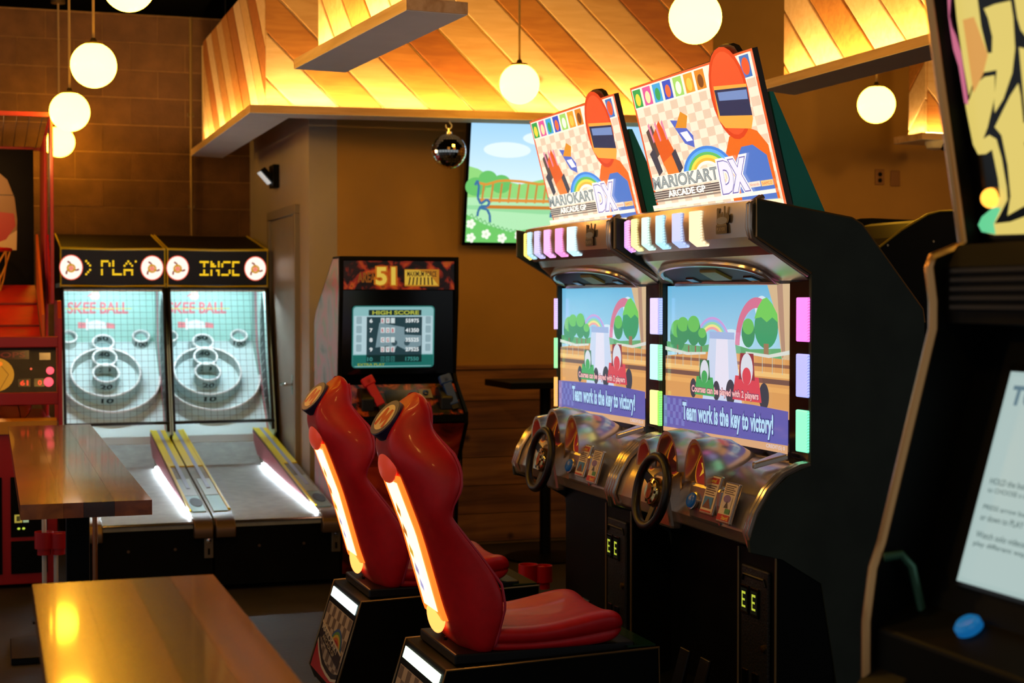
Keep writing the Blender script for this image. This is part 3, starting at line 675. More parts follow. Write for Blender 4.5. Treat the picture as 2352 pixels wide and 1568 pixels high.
    MB().lathe([(0.012, 0), (0.012, 0.006), (0.001, 0.008)], (2.333, 4.46 + dy, 0.49), (-1, 0, 0), 14).build('lock', mat('brass_lock', 'b08a3c', 0.3, 1.0), dr, smooth=True)
    # pedal deck in front of the body
    MB().prism([(2.14, 0.03), (2.14, 0.09), (2.48, 0.20), (2.49, 0.03)], 'y', 4.70 + dy, 5.45 + dy).build('pedal_deck', M_blk, t)
    for y in (5.03, 5.20): MB().prism([(2.36, 0.19), (2.40, 0.33), (2.41, 0.33), (2.38, 0.18)], 'y', y - 0.04 + dy, y + 0.04 + dy).build('pedal', M_steel, t, bev=0.004)
    return t

kart(0.0, 'silver and black kart racing cabinet nearest the camera, with the taller-looking lit sign', ('f46ad8', '8f9cf4', '5fe6b4'), ('8fa0f0', '62e0b0', '6ee84a'),
     ('c58af2', 'f29ae0', 'f2ec9a', 'b6e4dc', '9ad8f4', '9ab4f0', 'f6ddb0'))
kart(1.172, 'silver and black kart racing cabinet farther back, next to the wall television', ('b8b4f6', '9adfe8', 'f2e68a'), ('c8a8ee', '6ee8a0', 'f0b040'),
     ('d8c84a', 'f0dc6a', '9fd8ee', 'b0b4ee', 'f0a4ea', 'f08ad4', 'b4e2f4'))

# ------------------------------------------------------------------ racing seats
M_red = mat('red_vinyl', 'cc0418', 0.45, noise=0.08, nscale=30, bump=0.08, bscale=300, coat=0.1)
M_orange_edge = mat('strip_edge_glow', 'ff8a40', 0.3, emit=(1.0, 0.13, 0.012), es=2.0)
def interp(tab, z):
    if z >= tab[0][0]: return tab[0][1]
    for (z0, a), (z1, b) in zip(tab[:-1], tab[1:]):
        if z1 <= z <= z0: return a + (b - a) * (z0 - z) / (z0 - z1)
    return tab[-1][1]
XB = [(1.300, 1.328), (1.281, 1.305), (1.25, 1.268), (1.217, 1.238), (1.185, 1.222), (1.152, 1.213), (1.094, 1.219), (1.02, 1.252), (0.843, 1.319), (0.574, 1.396), (0.483, 1.434), (0.43, 1.49)]
XF = [(1.300, 1.338), (1.281, 1.350), (1.242, 1.356), (1.187, 1.352), (1.158, 1.37), (1.108, 1.41), (1.059, 1.425), (1.0, 1.423), (0.942, 1.393), (0.907, 1.391), (0.79, 1.483), (0.689, 1.555), (0.618, 1.566), (0.507, 1.54), (0.43, 1.52)]
HW = [(1.300, 0.05), (1.275, 0.095), (1.24, 0.118), (1.187, 0.128), (1.158, 0.15), (1.108, 0.20), (1.059, 0.222), (1.0, 0.232), (0.942, 0.228), (0.907, 0.222), (0.79, 0.226), (0.689, 0.24), (0.618, 0.244), (0.507, 0.232), (0.43, 0.20)]
WB = [(1.300, 0.03), (1.275, 0.06), (1.24, 0.085), (1.15, 0.10), (1.06, 0.128), (1.0, 0.130), (0.55, 0.122), (0.43, 0.10)]
def seat(dy, label):
    yc = 4.985 + dy
    t = thing('racing_chair', (1.7, yc, 0), label, 'arcade seat', 'red racing seats')
    # box pedestal
    pr = [(1.255, 0.09), (1.275, 0.035), (2.10, 0.035), (2.09, 0.455), (1.36, 0.432)]
    bx = MB().prism(pr, 'y', yc - 0.253, yc + 0.253).build('pedestal', M_blk, t, bev=0.006)
    for y in (yc - 0.253, yc + 0.253): MB().tube([(x, y, z) for x, z in pr], 0.0045, 6, True).build('edge_trim', M_trim, bx, smooth=True)
    O = Vector((1.255, yc + 0.253, 0.09)); V = Vector((0.105, 0, 0.342)); U = Vector((0, -1, 0)); h = V.length; Vn = V.normalized(); N = U.cross(Vn)
    lb = MB().slab([O + U * a + Vn * b + N * 0.001 for a, b in ((0.035, 0.298), (0.475, 0.298), (0.475, 0.338), (0.035, 0.338))], N, 0.004)
    lb.build('light_bar', led_mat('d8f4ee' if dy else 'd4ecd2', 2.4), bx, bev=0.002)
    p = Print(O + N * 0.001, U, Vn)
    p.poly([(0.03, 0.02), (0.475, 0.02), (0.475, 0.275), (0.03, 0.275)], 'b3a28e')
    for i in range(9):
        for j in range(6):
            if (i + j) % 2: p.rect(0.035 + i * 0.048, 0.02 + j * 0.042, 0.083 + i * 0.048, 0.062 + j * 0.042, '6e5f52', False)
    p.k += 1
    p.poly([(0.03, 0.0), (0.475, 0.0), (0.475, 0.06), (0.40, 0.045), (0.30, 0.048), (0.2, 0.06), (0.10, 0.10), (0.03, 0.145)], '17130f')
    p.poly([(0.03, 0.0), (0.475, 0.0), (0.475, 0.04), (0.40, 0.025), (0.30, 0.03), (0.2, 0.042), (0.10, 0.08), (0.03, 0.12)], 'd8ccb4')
    p.poly([(0.03, 0.0), (0.475, 0.0), (0.475, 0.028), (0.40, 0.014), (0.30, 0.018), (0.2, 0.03), (0.10, 0.066), (0.03, 0.105)], 'b81a1c')
    for i, c in enumerate(('3b5f9a', '5a8a4a', 'c9a83a', 'c06a2a', 'a82c24')):
        p.arc(0.32, 0.10, 0.115 - i * 0.012, 0.103 - i * 0.012, 0, 150, c, sy=0.95)
    p.poly([(0.03, 0.135), (0.45, 0.075), (0.45, 0.13), (0.03, 0.19)], '2a211c'); p.poly([(0.03, 0.185), (0.45, 0.125), (0.45, 0.135), (0.03, 0.195)], 'c9b89a')
    p.text('MARIOKART', 0.05, 0.162, 0.34, 0.026, 'cfc4b0', 0, 0.02, rise=-0.049); p.text('ARCADE GP', 0.10, 0.132, 0.25, 0.018, 'b8a88c', 0, 0.02, rise=-0.036)
    p.build('pedestal_print', P_paper, bx)
    MB().box(1.40, 2.02, yc - 0.215, yc + 0.215, 0.436, 0.472).build('slide_plate', M_rub, t, bev=0.006)
    MB().box(1.99, 2.088, yc - 0.23, yc + 0.23, 0.456, 0.462).build('green_reflection_plate', mat('painted_green_reflection', '173a2c', 0.18), t)  # added plate; green light on the black base is put into its colour
    # shell backrest: lofted sections
    rings = []
    zs = [1.300, 1.275, 1.242, 1.20, 1.165, 1.13, 1.095, 1.05, 1.0, 0.95, 0.91, 0.86, 0.79, 0.72, 0.66, 0.60, 0.54, 0.49, 0.45]
    for z in zs:
        b, f, w, k = interp(XB, z), interp(XF, z), interp(HW, z), interp(WB, z)
        c = min(b + 0.075, f - 0.012)
        half = [(b, k * 0.5), (b, k), (b + 0.012, k + 0.012), (b + (f - b) * 0.35, w * 0.94 if w > k + 0.03 else w), (f - 0.03, w), (f - 0.006, w - 0.004), (f, w - 0.018), (f - 0.014, w - 0.04), (c, max(w - 0.11, 0.02)), (c, 0.01)]
        ring = [Vector((x, yc + y, z)) for x, y in half] + [Vector((x, yc - y, z)) for x, y in reversed(half)]
        rings.append(ring)
    bk = MB().loft(rings, True, True).build('backrest', M_red, t, smooth=True, sub=2)
    # piping round the wing edge
    for s in (-1, 1):
        MB().tube([(interp(XF, z) - 0.002, yc + s * (interp(HW, z) - 0.012), z) for z in [1.27 - 0.02 * i for i in range(40)]], 0.005, 6).build('piping', mat('pink_piping', 'c4304a', 0.35), bk, smooth=True)
    # round badge on the head
    z0 = 1.217; O = Vector((interp(XB, z0) - 0.010, yc, z0)); V = Vector((0.62, 0, 0.78)).normalized(); U = Vector((0, -1, 0))
    N = Vector((-0.76, -0.15, 0.62)); N = (N - V * N.dot(V)).normalized(); U = V.cross(N); O = O + Vector((-0.003, -0.014, 0))
    bd = MB().lathe([(0.070, -0.03), (0.070, 0.003), (0.066, 0.005)], O, N, 32).build('badge', mat('badge_navy', '1b1a4a', 0.35), bk, smooth=True)
    p = Print(O + N * 0.0052, U, V); p.ell(0, 0, 0.067, 0.067, '26246a', 32); p.ell(0, 0, 0.050, 0.050, 'f0d0a0', 32)
    p.poly([(-0.04, -0.036), (-0.028, 0.034), (-0.012, 0.034), (0.0, 0.004), (0.012, 0.034), (0.028, 0.034), (0.04, -0.036), (0.022, -0.036), (0.018, -0.004), (0.0, -0.03), (-0.018, -0.004), (-0.022, -0.036)], 'c8201c')
    p.build('badge_print', P_paper, bd)
    # lit strip down the spine
    def spine(z, off): return interp(XB, z) - off
    zz = [1.035 - i * 0.025 for i in range(20)]
    m = MB().loft([[Vector((spine(z, 0.012), yc - 0.112, z)), Vector((spine(z, 0.012), yc + 0.112, z)), Vector((spine(z, -0.01), yc + 0.120, z)), Vector((spine(z, -0.01), yc - 0.120, z))] for z in zz])
    st = m.build('spine_light', M_orange_edge, bk)
    q = MB().loft([[Vector((spine(z, 0.0135), yc - 0.080, z)), Vector((spine(z, 0.0135), yc + 0.080, z)), Vector((spine(z, 0.010), yc + 0.080, z)), Vector((spine(z, 0.010), yc - 0.080, z))] for z in zz[1:-1]])
    q.build('light_face', mat('strip_face_glow', 'fff0d0', 0.3, emit=(1.0, 0.55, 0.22), es=4.0), st)
    a, b = Vector((spine(0.98, 0.0145), yc + 0.07, 0.98)), Vector((spine(0.60, 0.0145), yc + 0.07, 0.60)); V = (a - b)
    p = Print(b, (0, -1, 0), V); hh = V.length
    for y0, c in ((0.80, 'd9892a'), (0.62, 'c97a3a'), (0.44, 'e8b23a'), (0.28, 'a8a2d0'), (0.14, 'b6b4e6')):
        p.poly([(0.03, y0 * hh), (0.06, (y0 - 0.05) * hh), (0.075, (y0 + 0.02) * hh), (0.05, (y0 + 0.09) * hh)], c)
    p.build('strip_print', print_mat('strip_print_glow', 0.9, 0.3, False), st)
    cap = MB().ball((spine(1.06, 0.0) , yc, 1.06), 0.075, 20, 12, (0.25, 1.5, 0.75)).build('strip_cap', mat('strip_cap_red', 'c8241c', 0.3, emit=(0.9, 0.08, 0.03), es=0.35), bk, smooth=True)
    MB().ball((spine(0.57, 0.0), yc, 0.565), 0.075, 20, 12, (0.25, 1.3, 0.85)).build('strip_foot', mat('strip_foot_glow', 'ffb060', 0.3, emit=(1.0, 0.38, 0.08), es=2.0), bk, smooth=True)
    for z in (0.49,): MB().cyl((spine(z, 0.012), yc - 0.055, z), 0.007, 0.01, (-1, 0, 0.2), 10).build('screw', M_gloss, bk)
    # cushion
    rings = []
    for x, hw, zt, zb in ((1.50, 0.215, 0.545, 0.47), (1.54, 0.228, 0.552, 0.466), (1.62, 0.235, 0.545, 0.464), (1.72, 0.24, 0.548, 0.464), (1.82, 0.242, 0.566, 0.464), (1.90, 0.242, 0.583, 0.468), (1.95, 0.238, 0.582, 0.478), (1.975, 0.225, 0.565, 0.50), (1.985, 0.20, 0.545, 0.52)):
        mid = (zt + zb) / 2 - 0.005
        half = [(0.0, zt - 0.018), (hw * 0.5, zt - 0.016), (hw * 0.8, zt), (hw * 0.96, zt - 0.006), (hw, zt - 0.025), (hw - 0.006, mid), (hw - 0.018, mid - 0.006), (hw - 0.012, mid - 0.014), (hw - 0.014, zb + 0.01), (hw - 0.03, zb), (0, zb)]
        rings.append([Vector((x, yc + y, z)) for y, z in half] + [Vector((x, yc - y, z)) for y, z in reversed(half[1:-1])])
    MB().loft(rings, True, True).build('cushion', M_red, t, smooth=True, sub=2)
    return t
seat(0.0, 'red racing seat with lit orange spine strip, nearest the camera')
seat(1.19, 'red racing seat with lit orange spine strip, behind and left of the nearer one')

# ------------------------------------------------------------------ ball-roll alleys
FONT5 = {'P': ['11110', '10001', '10001', '11110', '10000', '10000', '10000'], 'L': ['10000'] * 6 + ['11111'], 'A': ['00100', '01010', '10001', '10001', '11111', '10001', '10001'],
         'Y': ['10001', '01010', '01010', '00100', '00100', '00100', '00100'], 'I': ['11111', '00100', '00100', '00100', '00100', '00100', '11111'], 'N': ['10001', '11001', '11101', '10111', '10011', '10001', '10001'],
         'S': ['01111', '10000', '10000', '01110', '00001', '00001', '11110'], 'E': ['11111', '10000', '10000', '11110', '10000', '10000', '11111'], ')': ['01000', '00100', '00010', '00010', '00010', '00100', '01000'], ' ': ['00000'] * 7}
M_tgt = mat('target_plastic', 'cfe6e8', 0.45)
M_ringw = mat('ring_white', 'f4f8f8', 0.4)
M_yel = mat('yellow_rail', 'ecd416', 0.35, coat=0.2)
M_lane = mat('alley_lane', '8f9490', 0.5, noise=0.15, nscale=14)
M_bronze = mat('bronze_bumper', '6b5745', 0.35, 0.6)
M_coolled = mat('cool_led', 'ffffff', 0.4, emit=(0.80, 0.90, 1.0), es=60.0)
def alley(x0, word, label):
    x1 = x0 + 0.705; xc = (x0 + x1) / 2
    t = thing('ball_alley', (xc, 8.65, 0), label, 'arcade machine', 'ball roll alleys against the block wall')
    la, lb = x0 + 0.115, x0 + 0.595
    lane_pts = [(8.665, 0.382), (8.75, 0.398), (9.6, 0.428), (10.35, 0.456), (10.62, 0.478), (10.85, 0.535), (11.02, 0.625), (11.06, 0.655)]
    # body below the lane
    MB().prism([(8.68, 0.03), (8.68, 0.36), (10.6, 0.42), (11.05, 0.62), (11.05, 0.03)], 'x', x0 + 0.004, x1 - 0.004).build('base', M_blk, t)
    ln = MB()
    ln.loft([[Vector((la, y, z)), Vector((lb, y, z)), Vector((lb, y, z - 0.03)), Vector((la, y, z - 0.03))] for y, z in lane_pts]); ln.build('lane', M_lane, t, smooth=True, angle=50)
    MB().tube([(la, 8.662, 0.382), (lb, 8.662, 0.382)], 0.008, 8).build('lane_lip', M_chrome, t, smooth=True)
    # side rails that climb to the back
    top = lambda y: 0.405 + (y - 8.70) * (0.70 - 0.405) / (11.12 - 8.70)
    for a, b in ((x0 + 0.003, la), (lb, x1 - 0.003)):
        r = MB().prism([(8.70, 0.34), (8.70, top(8.70) - 0.004), (8.80, top(8.80)), (11.12, 0.70), (11.12, 0.42)], 'x', a, b).build('side_rail', mat('rail_print', '8f8a80', 0.25, noise=0.15, nscale=6), t)
        inner = b if a < xc else a
        sgn = -1 if a < xc else 1
        MB().loft([[Vector((inner - sgn * 0.002, y, zt)), Vector((inner - sgn * 0.002, y, zb)), Vector((inner - sgn * 0.004, y, zb)), Vector((inner - sgn * 0.004, y, zt))] for y, zt, zb in ((9.0, top(9.0) - 0.012, top(9.0) - 0.028), (11.10, 0.69, 0.55))]).build('rail_side_panel', mat('rail_red', 'b0606a', 0.4), r)
        # yellow cap with a pale stripe, steel plates nearer the player
        MB().loft([[Vector((a, y, top(y) + 0.001)), Vector((b, y, top(y) + 0.001)), Vector((b, y, top(y) + 0.007)), Vector((a, y, top(y) + 0.007))] for y in (9.95, 11.12)]).build('rail_cap', M_yel, r)
        MB().loft([[Vector((a + 0.045, y, top(y) + 0.007)), Vector((a + 0.068, y, top(y) + 0.007)), Vector((a + 0.068, y, top(y) + 0.009)), Vector((a + 0.045, y, top(y) + 0.009))] for y in (9.35, 11.12)]).build('rail_stripe', mat('rail_stripe_blue', '9aa4c4', 0.35), r)
        e0, e1 = (inner - 0.014, inner) if a < xc else (inner, inner + 0.014)
        MB().loft([[Vector((e0, y, top(y) + 0.001)), Vector((e1, y, top(y) + 0.001)), Vector((e1, y, top(y) + 0.010)), Vector((e0, y, top(y) + 0.010))] for y in (8.85, 11.12)]).build('rail_edge', M_yel, r)
        MB().loft([[Vector((a + 0.016, y, top(y) + 0.001)), Vector((b - 0.016, y, top(y) + 0.001)), Vector((b - 0.016, y, top(y) + 0.006)), Vector((a + 0.016, y, top(y) + 0.006))] for y in (8.82, 9.18)]).build('rail_plate', mat('plate_teal', '7fa09a', 0.3, 0.2), r)
        MB().loft([[Vector((a + 0.016, y, top(y) + 0.001)), Vector((b - 0.016, y, top(y) + 0.001)), Vector((b - 0.016, y, top(y) + 0.006)), Vector((a + 0.016, y, top(y) + 0.006))] for y in (9.19, 9.60)]).build('rail_plate', mat('plate_grey', 'a3aaa6', 0.3, 0.2), r)
        MB().prism([(8.625, 0.30), (8.618, 0.345), (8.632, 0.375), (8.665, 0.397), (8.76, 0.412), (8.76, 0.30)], 'x', a + 0.002, b - 0.002).build('bumper', M_bronze, r, smooth=True, bev=0.006)
    # ball tray opening on the right rail
    ym = 9.02
    MB().loft([[Vector((lb + 0.025 + 0.035 * (1 + math.cos(2 * PI * k / 16)), ym + 0.10 * math.sin(2 * PI * k / 16), top(ym + 0.10 * math.sin(2 * PI * k / 16)) + dz)) for k in range(16)] for dz in (0.004, 0.0085)]).build('ball_tray', mat('tray_dark', '1c130c', 0.5), t)
    # strip lights along the lane
    sl = MB().loft([[Vector((lb - 0.003, y, z + 0.006)), Vector((lb - 0.010, y, z + 0.006)), Vector((lb - 0.010, y, z + 0.016)), Vector((lb - 0.003, y, z + 0.016))] for y, z in lane_pts[1:5]])
    sl.build('lane_light', M_coolled, t)
    # coin plate and screws on the front
    if True:
        cp = MB().box(x1 - 0.05, x1 - 0.0, 8.664, 8.681, 0.185, 0.315).build('coin_plate', mat('coin_plate_steel', '8a7d68', 0.35, 0.8), t, bev=0.003)
        MB().lathe([(0.014, 0), (0.014, 0.006), (0.001, 0.008)], (x1 - 0.025, 8.664, 0.28), (0, -1, 0), 16).build('lock', M_chrome, cp, smooth=True)
        MB().box(x1 - 0.031, x1 - 0.019, 8.660, 8.665, 0.205, 0.24).build('coin_slot', M_gloss, cp)
    for x in (x0 + 0.25, x0 + 0.50): MB().lathe([(0.008, 0), (0.008, 0.004)], (x, 8.68, 0.24), (0, -1, 0), 12).build('bolt', M_bronze, t)
    # -------- target area
    A = Vector((xc, 11.03, 0.665)); Bv = Vector((xc, 11.72, 1.30)); V = (Bv - A).normalized(); Np = Vector((0, -V.z, V.y)); Ln = (Bv - A).length
    bd = MB().slab([A + Vector((-0.345, 0, 0)), A + Vector((0.345, 0, 0)), Bv + Vector((0.345, 0, 0)), Bv + Vector((-0.345, 0, 0))], -Np, 0.015).build('target_board', M_tgt, t)
    MB().box(xc - 0.345, xc + 0.345, 11.0, 11.06, 0.55, 0.665).build('hop_front', M_tgt, t)
    def ring(u, v, r, hgt, name='score_ring', arc=(0, 360), rim=0.011):
        K = 36; a0, a1 = arc; full = a1 - a0 == 360
        pts = [(u + r * math.cos(math.radians(a0 + (a1 - a0) * k / K)), v + r * math.sin(math.radians(a0 + (a1 - a0) * k / K))) for k in range(K if full else K + 1)]
        def W(p, h): return A + Vector((p[0], 0, 0)) + V * p[1] + Np * h
        m = MB()
        prof = []
        def off(p, d):
            l = math.hypot(p[0] - u, p[1] - v) or 1
            return (p[0] + (p[0] - u) / l * d, p[1] + (p[1] - v) / l * d)
        m.loft([[W(p, 0) for p in pts], [W(p, hgt) for p in pts], [W(off(p, 0.006), hgt) for p in pts], [W(off(p, 0.006), 0) for p in pts]], full, False)
        o = m.build(name, M_tgt, t, smooth=True, angle=50)
        MB().tube([W(off(p, 0.003), hgt) for p in pts], rim * 0.75, 8, full).build('ring_rim', M_ringw, o, smooth=True)
        return o
    hb = 0.085
    ring(-0.03, 0.545, 0.235, hb); r30 = ring(-0.03, 0.53, 0.086, hb * 1.05); ring(-0.03, 0.69, 0.079, hb * 1.0); ring(-0.03, 0.865, 0.070, hb * 0.8)
    for u in (-0.27, 0.24): ring(u, 0.925, 0.055, hb * 0.8)
    ring(0.0, 0.50, 0.335, hb * 0.9, 'outer_wall', (180, 360))
    # dark holes inside the rings
    for u, v, r in ((-0.03, 0.53, 0.080), (-0.03, 0.69, 0.073), (-0.03, 0.865, 0.064), (-0.27, 0.925, 0.05), (0.24, 0.925, 0.05)):
        MB().lathe([(r, 0.001), (r, 0.003)], A + Vector((u, 0, 0)) + V * (v), Np, 28).build('ball_hole', mat('hole_teal', '8fb0b0', 0.6), t)
    # printed scores
    for s, u, v, r in (('30', -0.03, 0.53, 0.084), ('40', -0.03, 0.69, 0.077), ('50', -0.03, 0.865, 0.068)):
        p = Print(A + Vector((u, 0, 0)) + V * (v + r - 0.001), (1, 0, 0), Np, warp=(lambda a, b, r=r: r - math.sqrt(max(r * r - a * a, 0))))
        p.text(s, -0.04, 0.022, 0.08, 0.045, '0c2428', 0, 0.03); p.build('score_print', P_paper, t)
    for s, u, v, r in (('10', -0.03, 0.545, 0.242), ('20', -0.03, 0.53, 0.093), ('100', 0.24, 0.925, 0.062)):
        Oq = A + Vector((u, 0, 0)) + V * (v - r - 0.0015)
        p = Print(Oq, (1, 0, 0), Np, warp=(lambda a, b, r=r: -(r - math.sqrt(max(r * r - a * a, 0)))))
        wd = 0.085 if s != '100' else 0.085
        p.text(s, -wd / 2, 0.018, wd, 0.048, '0c2428', 0, 0.03); p.build('score_print', P_paper, t)
    # backboard with name
    MB().box(xc - 0.345, xc + 0.345, 11.725, 11.74, 1.29, 1.72).build('backboard', mat('backboard_mint', 'a6d8cf', 0.4), t)
    p = Print((xc, 11.724, 1.30), (1, 0, 0), (0, 0, 1))
    p.text('SKEE', -0.275, 0.205, 0.20, 0.085, 'e2707c', 0.05, 0.03); p.text('BALL', -0.045, 0.205, 0.20, 0.085, 'e2707c', 0.0, 0.03); p.rect(-0.29, 0.238, 0.18, 0.245, 'd8d262')
    p.ell(-0.08, 0.335, 0.035, 0.035, 'eef2c8'); p.line([(-0.13, 0.33), (-0.10, 0.35)], 0.01, 'e2808a'); p.line([(-0.06, 0.36), (-0.045, 0.39)], 0.01, 'e2808a')
    p.poly([(-0.20, 0.10), (-0.14, 0.10), (-0.14, 0.14), (-0.20, 0.145)], 'e88a90'); p.poly([(0.0, 0.10), (0.06, 0.095), (0.06, 0.13), (0.0, 0.14)], 'e88a90'); p.poly([(-0.14, 0.095), (0.0, 0.095), (-0.01, 0.145), (-0.07, 0.16), (-0.13, 0.145)], 'f4f6f6'); p.rrect(-0.145, 0.085, -0.125, 0.17, 0.008, 'f8fafa')
    p.build('backboard_print', P_paper, t)
    # side walls of the target bay: mint panel, red stripe, dark net window
    for s in (-1, 1):
        xw = xc + s * 0.348
        wl = MB().prism([(10.72, 0.70), (11.05, 0.60), (11.75, 0.60), (11.75, 1.72), (11.05, 1.72)], 'x', xw - 0.004, xw + 0.004).build('bay_side', mat('bay_side_mint', 'b4d6d0', 0.4), t)
        U = Vector((0, 1, 0)) if s > 0 else Vector((0, -1, 0))
        p = Print((xw - s * 0.005, 11.0, 0.7), (0, -s, 0), (0, 0, 1)); f = lambda y, z: ((11.0 - y) * s, z - 0.7)
        p.poly([f(11.60, 1.72), f(11.50, 1.72), f(11.45, 1.3), f(11.20, 0.95), f(10.95, 0.66), f(11.03, 0.66), f(11.30, 0.95), f(11.54, 1.3)][::s], 'd88a94')
        p.poly([f(11.25, 1.66), f(11.34, 1.5), f(11.34, 1.25), f(11.22, 1.0), f(11.0, 0.75), f(10.88, 0.72), f(11.0, 0.95), f(11.12, 1.25), f(11.17, 1.55)][::s], '10161a')
        for k in range(11): p.line([f(11.06 + k * 0.022, 0.92 + k * 0.065), f(11.30, 0.86 + k * 0.068)], 0.008, 'b9c8c8')
        p.build('bay_side_print', P_paper, wl)
    # net frame in front of the target
    F0, F1 = Vector((xc, 10.76, 0.775)), Vector((xc, 11.03, 1.685)); VF = (F1 - F0)
    fr = MB()
    for s in (-1, 1): fr.tube([F0 + Vector((s * 0.337, 0, -0.06)), F1 + Vector((s * 0.337, 0, 0.0))], 0.013, 8)
    fr.tube([F0 + Vector((-0.345, 0, 0)), F0 + Vector((0.345, 0, 0))], 0.011, 8); fr.tube([F1 + Vector((-0.345, 0, 0)), F1 + Vector((0.345, 0, 0))], 0.010, 8)
    fr = fr.build('net_frame', M_steel, t, smooth=True)
    nt_ = MB()
    for i in range(1, 16):
        x = -0.345 + 0.69 * i / 16; nt_.tube([F0 + Vector((x, 0, 0)), F1 + Vector((x, 0, 0))], 0.0010, 4)
    for i in range(1, 22):
        q = F0 + VF * (i / 22); nt_.tube([q + Vector((-0.345, 0, 0)), q + Vector((0.345, 0, 0))], 0.0010, 4)
    o = nt_.build('net', mat('net_cord', '22343a', 0.7), t); o['kind'] = 'stuff'
    # outer side panels
    for s in (-1, 1):
        xw = xc + s * 0.3515
        MB().prism([(10.74, 0.66), (11.02, 1.69), (11.92, 1.69), (11.92, 0.03), (11.06, 0.03), (11.06, 0.60)], 'x', xw - 0.0015, xw + 0.0015).build('outer_panel', M_blk, t)
    # header box
    hx0, hx1 = x0 + 0.002, x1 - 0.002
    hp = MB().prism([(11.05, 1.695), (11.03, 1.955), (11.95, 2.085), (11.95, 1.695)], 'x', hx0, hx1).build('header', mat('header_brown', '1a0f0a', 0.7, spec=0.2), t)
    for x in (hx0 + 0.006, hx1 - 0.006): MB().tube([(x, 11.045, 1.70), (x, 11.025, 1.957), (x, 11.95, 2.088)], 0.006, 6).build('header_trim', M_yel, hp)
    for z, y in ((1.955, 11.026), (1.70, 11.045)): MB().tube([(hx0, y, z), (xc, y - 0.012, z - 0.006), (hx1, y, z)], 0.009, 6).build('header_trim', M_yel, hp)
    p = Print((x0, 11.036, 1.69), (1, 0, 0), (0, -0.02, 0.26))
    p.rect(0.012, 0.02, 0.693, 0.255, '060606')
    for cxx in (0.075, 0.612):
        p.ell(cxx, 0.135, 0.078, 0.086, 'e0563c'); p.ell(cxx, 0.135, 0.072, 0.080, 'f4e6d8')
        for a in (100, 215, 335): p.line([(cxx, 0.13), (cxx + 0.036 * math.cos(math.radians(a)), 0.13 + 0.036 * math.sin(math.radians(a))), (cxx + 0.052 * math.cos(math.radians(a + 18)), 0.13 + 0.052 * math.sin(math.radians(a + 18)))], 0.012, '7a2a10')
        p.arc(cxx, 0.13, 0.030, 0.018, 0, 359, 'b8860c'); p.ell(cxx, 0.13, 0.017, 0.017, 'd87a64')
    px = 0.0148; xx = 0.155 if len(word) > 4 else 0.225
    for ch in word:
        for r_, row in enumerate(FONT5[ch]):
            if r_ == 3: continue
            for c_, bit in enumerate(row):
                if bit == '1':
                    X, Y = xx + c_ * px * 0.86, 0.172 - r_ * px
                    if X < 0.50: p.rect(X, Y, X + px * 0.80, Y + px * 0.86, 'f2c21c', False)
        xx += px * 0.86 * (5.9 if ch != ' ' else 3.2)
    p.build('header_print', P_sign, hp)
    MB().box(x0 + 0.012, x1 - 0.012, 11.034, 11.044, 1.662, 1.70).build('lamp_mask', mat('lit_lip_white', 'dfeaea', 0.5), hp)  # added lip masks the tube; its white stands in for a lit strip
    # lamp tube tucked behind the header
    MB().tube([(xc - 0.30, 11.10, 1.684), (xc + 0.30, 11.10, 1.684)], 0.009, 8).build('lamp_tube', mat('bay_tube', 'ffffff', 0.4, emit=(0.74, 0.94, 1.0), es=190.0), t)
    return t
alley(0.455, ') PLAY', 'ball roll alley on the left, its header reading PLAY, partly behind the table')
alley(1.165, 'INSE', 'ball roll alley on the right, its header reading INSE, beside the grey door')

